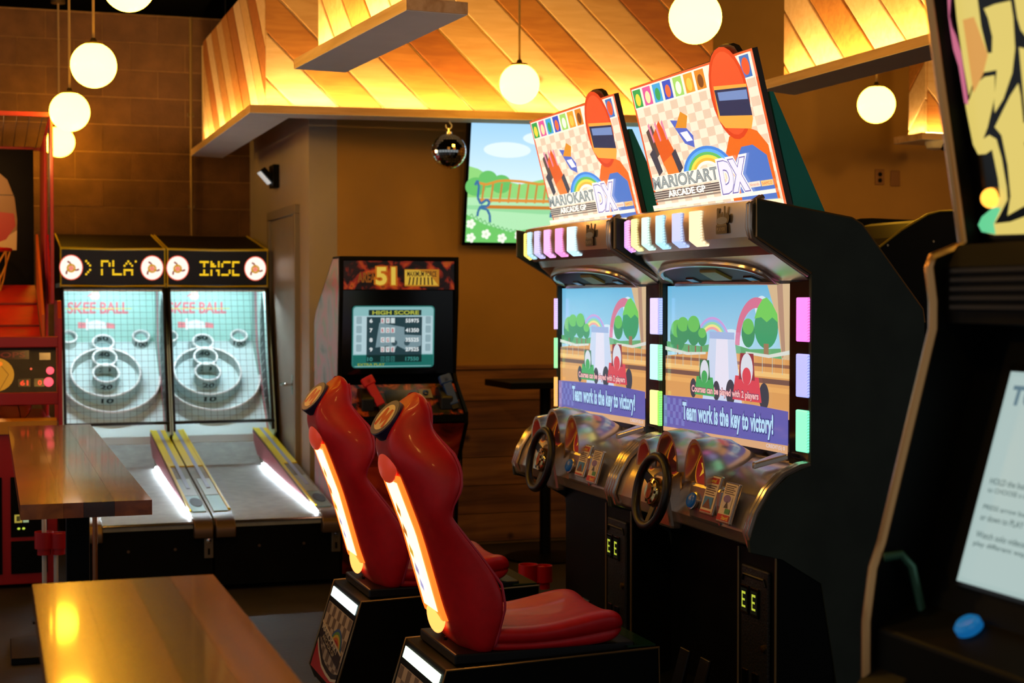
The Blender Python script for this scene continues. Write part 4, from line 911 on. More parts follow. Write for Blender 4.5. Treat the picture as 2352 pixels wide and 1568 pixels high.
# ------------------------------------------------------------------ wall television
def television():
    t = thing('television', (3.6, 9.75, 1.95), 'large lit wall television showing a cartoon park bench, behind the kart signs', 'television')
    x0, w, h = 2.895, 1.44, 0.82
    O = Vector((x0, 9.70, 1.955)); V = Vector((0, -0.16, h)).normalized(); U = Vector((1, 0, 0)); N = U.cross(V)
    fr = MB().slab([O + U * a + V * b for a, b in ((0, 0), (w, 0), (w, h), (0, h))], -N, 0.05).build('case', M_gloss, t, bev=0.004)
    MB().box(3.4, 3.8, 9.70, 9.80, 2.15, 2.45).build('wall_bracket', M_steel, t)
    p = Print(O + U * 0.02 + V * 0.022, U, V); W, H = w - 0.04, h - 0.04
    p.grad(0, 0.36, W, H, 'd6eef4', '9fd0f2')
    for x, y, rx, ry in ((0.25, 0.60, 0.16, 0.05), (0.55, 0.68, 0.2, 0.05), (0.9, 0.56, 0.2, 0.06)): p.ell(x, y, rx, ry, 'dff0f6')
    p.poly([(0, 0.2), (W, 0.2), (W, 0.46), (1.0, 0.40), (0.6, 0.44), (0.35, 0.38), (0.16, 0.42), (0.06, 0.475), (0, 0.49)], '8fd27a')
    for x, y, r in ((0.13, 0.41, 0.055), (0.22, 0.38, 0.06), (0.05, 0.36, 0.06), (0.62, 0.40, 0.07), (1.0, 0.40, 0.09)): p.ell(x, y, r * 1.15, r, '67bd66')
    p.rect(0, 0, W, 0.29, 'aee3b0'); p.poly([(0, 0), (W, 0), (W, 0.10), (0.6, 0.12), (0.3, 0.07), (0.12, 0.12), (0, 0.18)], '6cc264')
    p.poly([(0, 0.24), (W, 0.24), (W, 0.20), (0.5, 0.19), (0, 0.215)], '92d49a')
    # bench
    for k in range(9): p.poly([(0.09 + k * 0.06, 0.26), (0.103 + k * 0.06, 0.26), (0.113 + k * 0.06, 0.385), (0.10 + k * 0.06, 0.385)], 'c8843c', False)
    p.k += 1
    p.line([(0.07, 0.385), (0.12, 0.375), (0.2, 0.40), (0.26, 0.405), (0.36, 0.40), (0.48, 0.385), (0.60, 0.40)], 0.016, 'd9923a')
    p.line([(0.08, 0.275), (0.60, 0.275)], 0.02, 'd98f3c'); p.line([(0.12, 0.232), (0.58, 0.232)], 0.022, 'c4782c')
    for x in (0.06, 0.56):
        p.line([(x - 0.015, 0.37), (x, 0.40), (x + 0.012, 0.36), (x + 0.008, 0.29), (x + 0.03, 0.25), (x + 0.07, 0.28), (x + 0.09, 0.26), (x + 0.075, 0.235), (x + 0.03, 0.235), (x + 0.015, 0.20), (x + 0.012, 0.17)], 0.016, '3d6f9c')
        p.line([(x + 0.03, 0.225), (x + 0.075, 0.215), (x + 0.095, 0.18), (x + 0.10, 0.13)], 0.016, '3d6f9c')
    for i in range(14): p.line([(0.02 + i * 0.03, 0.17 - 0.10 * math.sin(i / 14 * PI * 0.6)), (0.035 + i * 0.03, 0.185 - 0.10 * math.sin(i / 14 * PI * 0.6)), (0.05 + i * 0.03, 0.165 - 0.10 * math.sin((i + 1) / 14 * PI * 0.6))], 0.005, '5fae62')
    for x, y in ((0.035, 0.03), (0.03, 0.12), (0.135, 0.055), (0.245, 0.03), (0.36, 0.05), (0.48, 0.03), (0.62, 0.05), (0.8, 0.04)):
        for a in range(5): p.ell(x + 0.02 * math.cos(a * 1.257), y + 0.02 * math.sin(a * 1.257), 0.013, 0.013, 'eef6e4', 10, up=False)
        p.k += 1; p.ell(x, y, 0.009, 0.009, 'd8e2c8', 10)
    p.build('screen_image', print_mat('television_light', 1.15, 0.15, False), t)
television()

# ------------------------------------------------------------------ upright shooting cabinet
def fire_mat(name, es, cols, scale=7.0):
    if name in MATS: return MATS[name]
    m = mat(name, '111111', 0.25); nt = m.node_tree; b = nt.nodes['Principled BSDF']
    tc = nt.nodes.new('ShaderNodeTexCoord'); n = nt.nodes.new('ShaderNodeTexNoise'); n.inputs['Scale'].default_value = scale; n.inputs['Detail'].default_value = 4; n.inputs['Distortion'].default_value = 1.2
    r = nt.nodes.new('ShaderNodeValToRGB'); cr = r.color_ramp
    for i, (pos, c) in enumerate(cols):
        e = cr.elements[i] if i < 2 else cr.elements.new(pos)
        e.position = pos; e.color = (*lin(c), 1)
    nt.links.new(tc.outputs['Object'], n.inputs['Vector']); nt.links.new(n.outputs['Fac'], r.inputs['Fac']); nt.links.new(r.outputs['Color'], b.inputs['Base Color'])
    if es: nt.links.new(r.outputs['Color'], b.inputs['Emission Color']); b.inputs['Emission Strength'].default_value = es
    return m
def upright():
    x0, x1 = 1.78, 2.445; xc = (x0 + x1) / 2
    t = thing('shooting_cabinet', (xc, 8.5, 0), 'upright black arcade cabinet with flame header and high score screen, behind the red seats', 'arcade machine')
    prof = [(8.25, 1.838), (8.42, 1.838), (8.90, 1.54), (8.95, 1.48), (8.95, 0.03), (8.30, 0.03), (8.24, 0.70), (8.07, 0.94), (8.07, 1.0), (8.27, 1.155), (8.30, 1.20), (8.25, 1.62)]
    art = fire_mat('side_art', 0, [(0.30, '6d7f9c'), (0.42, 'a9a6c8'), (0.52, 'c79ac0'), (0.60, '9aa4b4'), (0.70, 'd8789c')], 2.6)
    for a, b in ((x0, x0 + 0.02), (x1 - 0.02, x1)): MB().prism(prof, 'x', a, b).build('side_panel', M_blk, t, bev=0.002)
    cx = sum(q[0] for q in prof) / len(prof); 
    MB().prism([(8.27, 1.825), (8.415, 1.825), (8.885, 1.535), (8.935, 1.475), (8.935, 0.05), (8.31, 0.05), (8.255, 0.71), (8.09, 0.95), (8.09, 0.99), (8.28, 1.145), (8.315, 1.20), (8.27, 1.62)], 'x', x0 - 0.0015, x0 + 0.002).build('side_art', art, t)
    MB().prism([(8.32, 1.82), (8.42, 1.82), (8.88, 1.53), (8.93, 0.05), (8.42, 0.05), (8.42, 1.6)], 'x', x0 + 0.02, x1 - 0.02).build('body', M_blk, t)
    MB().box(x0 + 0.02, x1 - 0.02, 8.25, 8.42, 1.818, 1.838).build('top_board', M_blk, t)
    # lit header
    hd = MB().box(x0 + 0.02, x1 - 0.02, 8.262, 8.32, 1.655, 1.818).build('header', M_blk, t)
    MB().box(x0 + 0.024, x1 - 0.024, 8.2595, 8.262, 1.66, 1.814).build('header_art', fire_mat('header_flame', 0.22, [(0.36, '050404'), (0.47, '2a0b06'), (0.56, 'a8321a'), (0.66, 'd0661c'), (0.78, '241010')], 9.0), hd)
    p = Print((x0, 8.259, 1.655), (1, 0, 0), (0, 0, 1))
    p.text('AREA', 0.10, 0.042, 0.10, 0.055, '8a4a10', 0, 0.04); p.text('51', 0.19, 0.022, 0.13, 0.11, 'c86a10', 0, 0.10); p.text('51', 0.20, 0.028, 0.11, 0.098, 'f0c84a', 0, 0.04)
    p.rect(0.36, 0.022, 0.555, 0.115, 'c07a14'); p.poly([(0.362, 0.03), (0.55, 0.028), (0.50, 0.09), (0.44, 0.11), (0.362, 0.11)], 'e6b83a'); p.text('MAXIMUM FORCE', 0.375, 0.075, 0.165, 0.03, '2a1608', 0, 0.02)
    for k in range(7): p.poly([(0.38 + k * 0.022, 0.03), (0.388 + k * 0.022, 0.03), (0.396 + k * 0.02, 0.072), (0.388 + k * 0.02, 0.072)], '3a2008')
    p.build('header_print', P_dim, hd)
    # monitor: smoked bezel and rounded tube
    MB().prism([(8.30, 1.20), (8.275, 1.655), (8.33, 1.655), (8.36, 1.20)], 'x', x0 + 0.02, x1 - 0.02).build('monitor_glass', M_gloss, t)
    sx0, sx1, sz0, sz1 = 1.853, 2.312, 1.236, 1.572
    O = Vector((sx0, 8.292, sz0)); V = Vector((0, -0.022, sz1 - sz0)); w = sx1 - sx0; h = V.length
    p = Print(O, (1, 0, 0), V, warp=lambda a, b: 0.004)
    p.rrect(0, 0, w, h, 0.02, '2e7a72'); p.rrect(0.006, 0.006, w - 0.006, h - 0.006, 0.018, '8fc4c6')
    p.rect(0.01, 0.075, w - 0.01, h - 0.055, 'bcd9e0'); p.rect(0.08, 0.03, w - 0.07, h - 0.06, '27434a'); p.rect(0.006, 0.01, w - 0.006, 0.07, '1d6f66'); p.rect(0.08, 0.03, w - 0.07, 0.07, '0e2d2c')
    for q in ([(0.14, 0.18), (0.15, 0.245), (0.29, 0.22), (0.29, 0.18), (0.385, 0.175), (0.385, 0.12), (0.31, 0.09), (0.25, 0.12), (0.23, 0.08), (0.20, 0.12), (0.13, 0.11)],): p.poly(q, '7f9aa2')
    for x in (0.235, 0.305): p.ell(x, 0.135, 0.016, 0.016, '3a545c')
    p.rect(0.09, h - 0.052, w - 0.075, h - 0.022, '16302e'); p.text('HIGH SCORE', 0.11, h - 0.048, 0.26, 0.022, 'b9c04a', 0, 0.03)
    rows = (('6', 'RV', '55975'), ('7', 'ROB', '41350'), ('8', 'CG', '35525'), ('9', 'DVE', '27525'), ('10', 'DCD', '17550'))
    for k, (a, b, c) in enumerate(rows):
        y = 0.245 - k * 0.052
        cw, ct, cr = ('eef6f6', 'd8e6e6', 'c8505a') if k < 4 else ('3f8f88', '2e6f6a', '123a3a')
        p.text(a, 0.095 - (0.012 if k == 4 else 0), y, 0.017 if k < 4 else 0.03, 0.022, cw, 0, 0.03)
        for i in range(3):
            p.rect(0.157 + i * 0.028, y - 0.003, 0.179 + i * 0.028, y + 0.026, ct)
            if i < len(b): p.text(b[i], 0.162 + i * 0.028, y, 0.012, 0.02, cr, 0, 0.03)
        p.text(c, 0.295, y, 0.075, 0.022, cw, 0, 0.03)
    for x in (0.02, 0.405):
        for k in range(4): p.rrect(x, 0.09 + k * 0.05, x + 0.03, 0.13 + k * 0.05, 0.006, '96b4bc')
    p.text('EXTRA PLAY', 0.03, 0.012, 0.15, 0.014, '9aa83a', 0, 0.02)
    p.build('screen_image', print_mat('tube_light', 0.85, 0.15, False), t)
    # control shelf with printed flames, gun holders, start button
    cp = MB().prism([(8.075, 0.985), (8.275, 1.145), (8.30, 1.13), (8.30, 0.95), (8.075, 0.95)], 'x', x0 + 0.02, x1 - 0.02).build('control_shelf', M_blk, t)
    a = Vector((x0 + 0.025, 8.073, 0.9875)); V = Vector((0, 0.20, 0.16)).normalized(); N = Vector((1, 0, 0)).cross(V)
    MB().slab([a, a + Vector((x1 - x0 - 0.05, 0, 0)), a + Vector((x1 - x0 - 0.05, 0, 0)) + V * 0.25, a + V * 0.25], N, 0.002).build('shelf_art', fire_mat('shelf_flame', 0, [(0.38, '0a0807'), (0.48, '1c0c08'), (0.56, '8a2c16'), (0.64, 'c05a26'), (0.75, '20100c')], 11.0), cp)
    MB().slab([a + Vector((0.21, 0, 0)) + V * 0.06 + N * 0.002, a + Vector((0.42, 0, 0)) + V * 0.06 + N * 0.002, a + Vector((0.42, 0, 0)) + V * 0.20 + N * 0.002, a + Vector((0.21, 0, 0)) + V * 0.20 + N * 0.002], N, 0.003).build('shelf_panel', M_gloss, cp)
    bt = MB().slab([a + Vector((0.40, 0, 0)) + V * 0.13 + N * 0.005, a + Vector((0.47, 0, 0)) + V * 0.13 + N * 0.005, a + Vector((0.47, 0, 0)) + V * 0.20 + N * 0.005, a + Vector((0.40, 0, 0)) + V * 0.20 + N * 0.005], N, 0.004).build('button_plate', mat('plate_steel', '8f8a80', 0.4, 0.5), cp)
    MB().lathe([(0.016, 0), (0.016, 0.01), (0.001, 0.013)], a + Vector((0.435, 0, 0)) + V * 0.165 + N * 0.009, N, 18).build('start_button', mat('dark_blue_button', '16306e', 0.3), bt, smooth=True)
    for gx in (1.90, 2.335): MB().prism([(8.10, 1.01), (8.10, 1.08), (8.16, 1.13), (8.22, 1.13), (8.22, 1.08)], 'x', gx - 0.035, gx + 0.035).build('gun_holder', M_rub, cp, bev=0.008)
    MB().prism([(8.08, 0.94), (8.25, 0.70), (8.31, 0.05), (8.42, 0.05), (8.42, 0.95)], 'x', x0 + 0.02, x1 - 0.02).build('front_panel', fire_mat('front_flame', 0, [(0.36, '3a0d08'), (0.46, '9a2414'), (0.56, 'c8421e'), (0.66, 'd8822e'), (0.78, '7a1a10')], 3.5), t)
    MB().tube([(x1 + 0.012, 8.30, 0.85), (x1 + 0.03, 8.30, 0.75), (x1 + 0.02, 8.28, 0.62), (x1 - 0.03, 8.27, 0.60)], 0.006, 6).build('gun_cable', M_rub, t, smooth=True)
# the cabinet stands a little deeper in the room and is a size larger than drawn above, its foot still on the floor
REMAP = lambda v: (v[0] * 1.056, v[1] * 1.056, (1.6 + (v[2] - 1.6) * 1.056) if v[2] > 0.3 else v[2] * 0.2267 / 0.3)
upright()
def gun(x, col, label, lean):
    t = thing('light_gun', (x, 8.10, 1.10), label, 'toy gun', 'light guns on the shooting cabinet')
    m = mat('gun_' + col, col, 0.35)
    c = Vector((x, 8.13, 1.10)); d = Vector((-0.42 * lean, 0.25, 0.87)).normalized(); s = Vector((0, 1, 0)); s = (s - d * s.dot(d)).normalized(); q = d.cross(s)
    def bar(a, b, w, h):
        return [[c + d * a + s * p + q * r for p, r in ((-w, -h), (w, -h), (w, h), (-w, h))], [c + d * b + s * p + q * r for p, r in ((-w, -h), (w, -h), (w, h), (-w, h))]]
    MB().loft(bar(-0.065, 0.06, 0.017, 0.024)).build('grip', m, t, bev=0.006)
    MB().loft(bar(0.055, 0.105, 0.020, 0.034)).build('receiver', m, t, bev=0.008)
    MB().loft([[c + d * 0.075 - s * 0.02 + q * z + d * y for z, y in ((-0.012, -0.014), (0.012, -0.014), (0.012, 0.014), (-0.012, 0.014))], [c + d * 0.075 + s * 0.09 + q * z + d * y for z, y in ((-0.012, -0.014), (0.012, -0.014), (0.012, 0.014), (-0.012, 0.014))]]).build('barrel', m, t, bev=0.004)
    MB().loft(bar(-0.09, -0.065, 0.014, 0.018)).build('cable_collar', M_rub, t)
gun(1.945, 'd81a2e', 'red plastic light gun holstered on the upright cabinet shelf', 1)
gun(2.36, '1f4fa6', 'blue plastic light gun holstered on the upright cabinet shelf', 0.6)
REMAP = None

# ------------------------------------------------------------------ basketball game
M_bred = mat('basketball_red', 'a30d10', 0.35, coat=0.2)
def basketball():
    t = thing('basketball_game', (-0.1, 9.8, 0), 'red steel basketball arcade game at the left edge, beside the ball alleys', 'arcade machine')
    xr, xl = 0.385, -0.62
    # lower cabinet with dark doors
    lc = MB().box(xl, xr - 0.03, 9.12, 10.9, 0.02, 0.88).build('lower_cabinet', M_bred, t, bev=0.004)
    for a, b, z0, z1 in ((0.105, 0.30, 0.285, 0.62), (0.105, 0.30, 0.08, 0.262), (-0.25, 0.06, 0.08, 0.62)): MB().box(a, b, 9.112, 9.122, z0, z1).build('cabinet_door', M_blk, lc, bev=0.003)
    p = Print((0.125, 9.111, 0.31), (1, 0, 0), (0, 0, 1)); p.rect(0, 0.055, 0.04, 0.10, 'a8953c'); p.rect(0.045, 0.055, 0.075, 0.095, '8fa07a'); p.rect(0.01, 0.063, 0.03, 0.092, '3a3214'); p.ell(0.022, 0.022, 0.008, 0.006, 'c9e04a'); p.ell(0.048, 0.022, 0.008, 0.006, 'c9e04a'); p.build('coin_lights', P_lit, lc)
    # ball tray
    MB().prism([(9.10, 0.86), (9.10, 0.93), (9.14, 0.945), (9.60, 0.88), (9.60, 0.86)], 'x', xl, xr - 0.03).build('ball_tray', mat('tray_yellow', 'c98a1c', 0.4), t)
    # front frame: uprights and bars
    for z0, z1, y in ((1.34, 1.40, 9.10), (1.02, 1.09, 9.10)): MB().box(xl, xr - 0.02, y, y + 0.05, z0, z1).build('cross_bar', M_bred, t, bev=0.004)
    MB().prism([(9.08, 0.90), (9.08, 1.50), (9.14, 1.60), (9.62, 1.60), (9.62, 0.90)], 'x', xr - 0.022, xr).build('side_plate', M_bred, t, bev=0.003)
    # scoring panel
    sp = MB().prism([(9.13, 1.09), (9.17, 1.34), (9.20, 1.34), (9.20, 1.09)], 'x', xl, xr - 0.03).build('score_panel', mat('panel_dark', '2c2018', 0.4, noise=0.4, nscale=14), t)
    O = Vector((0.0, 9.129, 1.09)); V = Vector((0, 0.04, 0.25)); p = Print(O, (1, 0, 0), V)
    p.rect(-0.3, 0.185, 0.21, 0.235, '2a0c0a'); p.rect(0.265, 0.18, 0.325, 0.22, '5c3c26'); p.ell(0.03, 0.10, 0.10, 0.095, 'b8761c'); p.line([(0.03, 0.19), (0.10, 0.10), (0.05, 0.01)], 0.004, '7a4a14')
    p.text('MEGA HOOPS', -0.28, 0.195, 0.47, 0.03, '5c1814', 0, 0.02)
    p.rect(0.15, 0.03, 0.215, 0.075, '140606'); p.text('61', 0.16, 0.037, 0.045, 0.03, 'ff3a26', 0, 0.04); p.rect(0.235, 0.03, 0.29, 0.075, '140606'); p.text('0', 0.255, 0.037, 0.022, 0.03, 'ff3a26', 0, 0.04)
    p.ell(0.22, 0.13, 0.006, 0.006, 'ff5a40'); p.ell(0.058, 0.16, 0.011, 0.012, 'ff7a1c')
    p.build('score_display', P_lit, sp)
    for z, y, r in ((1.207, 9.148, 0.021), (1.144, 9.138, 0.026)): MB().lathe([(r, 0), (r, 0.012), (r * 0.7, 0.018), (0.001, 0.02)], (0.322 if z > 1.18 else 0.313, y, z), (0, -1, 0.15), 20).build('lit_button', mat('pink_button', 'ff5060', 0.3, emit=(1.0, 0.10, 0.14), es=1.4), sp, smooth=True)
    # ramp and side cheek
    MB().prism([(9.18, 1.36), (9.60, 1.40), (10.65, 1.70), (10.70, 1.60), (9.60, 1.33)], 'x', xl, xr - 0.10).build('ramp', mat('ramp_red', 'c2240f', 0.4, noise=0.25, nscale=5), t)
    for k, (y, z) in enumerate(((9.75, 1.445), (10.20, 1.575))): MB().box(xl, xr - 0.10, y, y + 0.012, z, z + 0.012).build('ramp_seam', mat('seam_dark', '7a1208', 0.5), t)
    MB().prism([(9.30, 1.38), (9.30, 1.52), (10.40, 2.02), (10.40, 1.66)], 'x', xr - 0.10, xr - 0.085).build('ramp_cheek', mat('cheek_orange', 'c8641c', 0.4), t)
    # uprights and cage
    MB().box(0.335, 0.353, 9.28, 9.34, 1.58, 2.66).build('front_post', M_bred, t, bev=0.003)
    MB().box(0.325, 0.34, 9.9, 10.85, 0.9, 2.60).build('side_sheet', M_bred, t, bev=0.003)
    MB().prism([(9.32, 1.58), (9.9, 1.58), (9.9, 2.0)], 'x', 0.336, 0.346).build('gusset', M_bred, t)
    for y, z in ((9.30, 2.655), (10.82, 2.60)): MB().box(xl, 0.353, y, y + 0.03, z - 0.012, z + 0.012).build('top_rail', M_bred, t)
    MB().tube([(0.345, 9.31, 2.66), (0.345, 10.85, 2.61)], 0.012, 6).build('top_rail', M_bred, t)
    net = MB()
    for k in range(1, 22): net.tube([(0.345, 9.31 + k * 0.07, 2.655 - k * 0.0023), (xl, 9.31 + k * 0.07, 2.655 - k * 0.0023)], 0.0022, 4)
    for k in range(14): net.tube([(0.30 - k * 0.07, 9.31, 2.655), (0.30 - k * 0.07, 10.83, 2.605)], 0.0022, 4)
    for k in range(1, 9): net.tube([(0.347, 9.31 + k * 0.066, 1.60), (0.347, 9.31 + k * 0.066, 2.65)], 0.0022, 4)
    for k in range(15): net.tube([(0.347, 9.31, 1.62 + k * 0.07), (0.347, 9.88, 1.62 + k * 0.07)], 0.0022, 4)
    o = net.build('cage_net', mat('cage_wire', '1a0b08', 0.6), t); o['kind'] = 'stuff'
    # backboard, hoop and net
    bb = MB().box(xl, 0.285, 10.80, 10.84, 1.70, 2.60).build('backboard', M_blk, t)
    MB().box(xl, 0.285, 10.785, 10.80, 2.59, 2.61).build('backboard_rail', M_bred, bb)
    p = Print((-0.09, 10.799, 1.93), (1, 0, 0), (0, 0, 1))
    p.poly([(-0.27, 0), (0.265, 0), (0.27, 0.20), (0.255, 0.34), (0.21, 0.46), (0.13, 0.53), (0, 0.56), (-0.13, 0.53), (-0.22, 0.45), (-0.27, 0.3)], '9a7440')
    for y in (0.22, 0.36): p.line([(-0.26, y), (0.255, y)], 0.006, '20140c')
    p.poly([(-0.27, 0), (0.265, 0), (0.268, 0.13), (0.22, 0.10), (0.16, 0.16), (-0.27, 0.16)], 'd8c08a'); p.poly([(-0.27, 0.05), (0.10, 0.03), (0.20, 0.07), (0.26, 0.16), (0.25, 0.24), (0.15, 0.25), (-0.27, 0.25)], 'b81c1a'); p.arc(0.07, 0.41, 0.08, 0.055, 0, 359, 'd8b048')
    p.build('backboard_print', P_paper, bb)
    hc = Vector((-0.08, 10.55, 1.925))
    hp = MB().tube([hc + Vector((0.215 * math.cos(2 * PI * k / 32), 0.215 * math.sin(2 * PI * k / 32), 0)) for k in range(32)], 0.011, 8, True).build('hoop', mat('hoop_red', 'c01812', 0.35), t, smooth=True)
    nn = MB()
    for k in range(12):
        for s_ in (1, -1):
            pts = []
            for j in range(5):
                a = 2 * PI * (k + s_ * j * 0.5) / 12; r = 0.215 - 0.09 * j / 4
                pts.append(hc + Vector((r * math.cos(a), r * math.sin(a), -0.095 * j)))
            nn.tube(pts, 0.005, 5)
    o = nn.build('hoop_net', mat('net_gold', 'd9a63a', 0.7), hp); o['kind'] = 'stuff'
    # its own lamps inside the cage
    l = bpy.data.lights.new('cage_lamp', 'POINT'); l.energy = 14; l.color = (1.0, 0.42, 0.12); l.shadow_soft_size = 0.08
    lo = bpy.data.objects.new('cage_lamp', l); COL.objects.link(lo); lo.location = (-0.1, 9.75, 2.45)
    l = bpy.data.lights.new('tray_lamp', 'POINT'); l.energy = 2.0; l.color = (1.0, 0.5, 0.12); l.shadow_soft_size = 0.04
    lo = bpy.data.objects.new('tray_lamp', l); COL.objects.link(lo); lo.location = (0.05, 9.45, 1.2)
basketball()
M_ball = mat('basketball_orange', 'd0701c', 0.6, bump=0.3, bscale=400)
def ball(x, y, z, label):
    t = thing('basketball', (x, y, z), label, 'ball', 'basketballs in the red game')
    MB().ball((x, y, z), 0.098, 28, 18).build('skin', M_ball, t, smooth=True)
    for ax in ((0, 0, 1), (0.3, 1, 0), (1, 0.2, 0.3)):
        A = Vector(ax).normalized(); u = A.cross(Vector((0.13, 0.4, 0.9))).normalized(); w = A.cross(u)
        MB().tube([Vector((x, y, z)) + (u * math.cos(2 * PI * k / 32) + w * math.sin(2 * PI * k / 32)) * 0.098 for k in range(32)], 0.0025, 5, True).build('seam', M_blk, t)
ball(0.13, 9.32, 1.012, 'orange basketball in the yellow tray under the score panel, right one')
ball(-0.07, 9.32, 1.012, 'orange basketball in the yellow tray at the very left edge')

# ------------------------------------------------------------------ high tables
def table(y0, y1, ny, label, gr):
    t = thing('high_table', (0.27, (y0 + y1) / 2, 0), label, 'table', gr)
    top = [wood('table_a', '9a5010', '74390a', 0.25, 'y', coat=0.5), wood('table_b', '44230a', '331a07', 0.25, 'y', coat=0.5), wood('table_c', 'ad651c', '864a12', 0.25, 'y', coat=0.5)]
    xs = (0.082, 0.205, 0.262, 0.352, 0.462) if ny else (0.082, 0.185, 0.287, 0.367, 0.462)
    for k in range(4): MB().box(xs[k], xs[k + 1] - 0.0006, y0, y1, 0.955, 1.0).build('board', top[((0, 0, 1, 2) if not ny else (2, 0, 1, 0))[k]], t)
    for y in (y0 + 0.55, y1 - 0.45):
        xp = 0.272 if (y < (y0 + y1) / 2 or not ny) else 0.372
        MB().box(xp - 0.037, xp + 0.037, y - 0.035, y + 0.035, 0.03, 0.945).build('pedestal', M_blk, t, bev=0.004)
        MB().box(0.12, 0.42, y - 0.06, y + 0.06, 0.945, 0.955).build('top_plate', M_steel, t)
        MB().box(0.08, 0.46, y - 0.22, y + 0.22, 0.0, 0.03).build('foot_plate', M_steel, t, bev=0.004)
table(4.81, 7.85, 1, 'long narrow timber high table in front of the left ball alley', 'timber high tables')
table(0.9, 3.455, 0, 'glossy timber high table filling the lower left corner', 'timber high tables')
t = thing('metal_post', (0.492, 8.05, 0), 'slim copper-toned metal post beside the farther high table', 'post')
MB().cyl((0.492, 8.05, 0.0), 0.013, 0.56, n=14).build('post', mat('copper_post', 'c9906e', 0.25, 0.9), t, smooth=True)
MB().lathe([(0.04, 0), (0.04, 0.008), (0.014, 0.02)], (0.492, 8.05, 0), n=16).build('base', M_steel, t)

# ------------------------------------------------------------------ red cup holders
M_cup = mat('cup_red', 'c40f14', 0.35)
def cups(x, y, z, posts, label):
    t = thing('cup_holder', (x, y, 0), label, 'cup holder', 'red drink holders')
    for dx, dyy, r, h in ((-0.032, 0.0, 0.046, 0.085), (0.038, -0.012, 0.043, 0.078)):
        MB().lathe([(r * 0.72, -0.03), (r * 0.72, 0.0), (r, 0.002), (r, h), (r - 0.004, h), (r - 0.006, 0.01), (0.001, 0.008)], (x + dx, y + dyy, z), n=24).build('cup', M_cup, t, smooth=True)
    MB().box(x - 0.03, x + 0.06, y + 0.01, y + 0.05, z, z + 0.07).build('bridge', M_cup, t, bev=0.008)
    for px_, zt in posts: MB().cyl((px_, y + 0.03, 0.006), 0.0115, zt - 0.006, n=14).build('post', M_white, t, smooth=True)
    MB().box(x - 0.09, x + 0.09, y - 0.05, y + 0.09, 0.0, 0.012).build('base_plate', M_steel, t)
cups(0.283, 8.12, 0.365, ((0.252, 0.56), (0.308, 0.365)), 'red drink holder on white posts beyond the farther high table')
cups(2.40, 6.86, 0.29, ((2.40, 0.29),), 'red drink holder low beside the farther racing cabinet')

# ------------------------------------------------------------------ small black bar table by the wainscot
t = thing('pedestal_table', (3.27, 9.15, 0), 'small black pedestal table against the timber wainscot', 'table')
MB().box(2.97, 3.60, 8.92, 9.45, 1.065, 1.105).build('table_top', M_blk, t, bev=0.004)
MB().cyl((3.27, 9.15, 0.03), 0.035, 1.035, n=18).build('column', M_blk, t, smooth=True)
MB().lathe([(0.25, 0), (0.25, 0.012), (0.06, 0.03)], (3.27, 9.15, 0), n=28).build('foot', M_blk, t, smooth=True)

# ------------------------------------------------------------------ mirror ball under the long ledge
t = thing('mirror_ball', (2.565, 8.86, 2.475), 'small mirrored disco ball hanging under the long timber ledge', 'disco ball')
mb = MB(); R = 0.103; C0 = Vector((2.565, 8.86, 2.475))
MB().ball(C0, R * 0.97, 32, 20).build('core', M_blk, t, smooth=True)
N_ = 20
for i in range(N_):
    th0, th1 = PI * (i + 0.06) / N_, PI * (i + 0.94) / N_
    k = max(4, int(40 * math.sin((th0 + th1) / 2)))
    for j in range(k):
        a0, a1 = 2 * PI * (j + 0.06) / k, 2 * PI * (j + 0.94) / k
        q = [C0 + Vector((math.sin(th) * math.cos(a), math.sin(th) * math.sin(a), math.cos(th))) * R for th, a in ((th0, a0), (th1, a0), (th1, a1), (th0, a1))]
        mb.add(q, [(0, 1, 2, 3)])
o = mb.build('mirror_tiles', mat('mirror_tile', 'f0eee8', 0.04, 1.0), t); o['kind'] = 'stuff'
MB().cyl(C0 + Vector((0, 0, R * 0.98)), 0.018, 0.012, n=14).tube([C0 + Vector((0, 0, R + 0.008)), C0 + Vector((0, 0, R + 0.03))], 0.004, 6).build('cap', M_chrome, t, smooth=True)
MB().tube([C0 + Vector((0.018 * math.cos(a), 0, R + 0.045 + 0.018 * math.sin(a))) for a in [math.radians(-200 + 30 * k) for k in range(10)]] + [C0 + Vector((0, 0, R + 0.085))], 0.004, 6).build('hook', M_white, t, smooth=True)

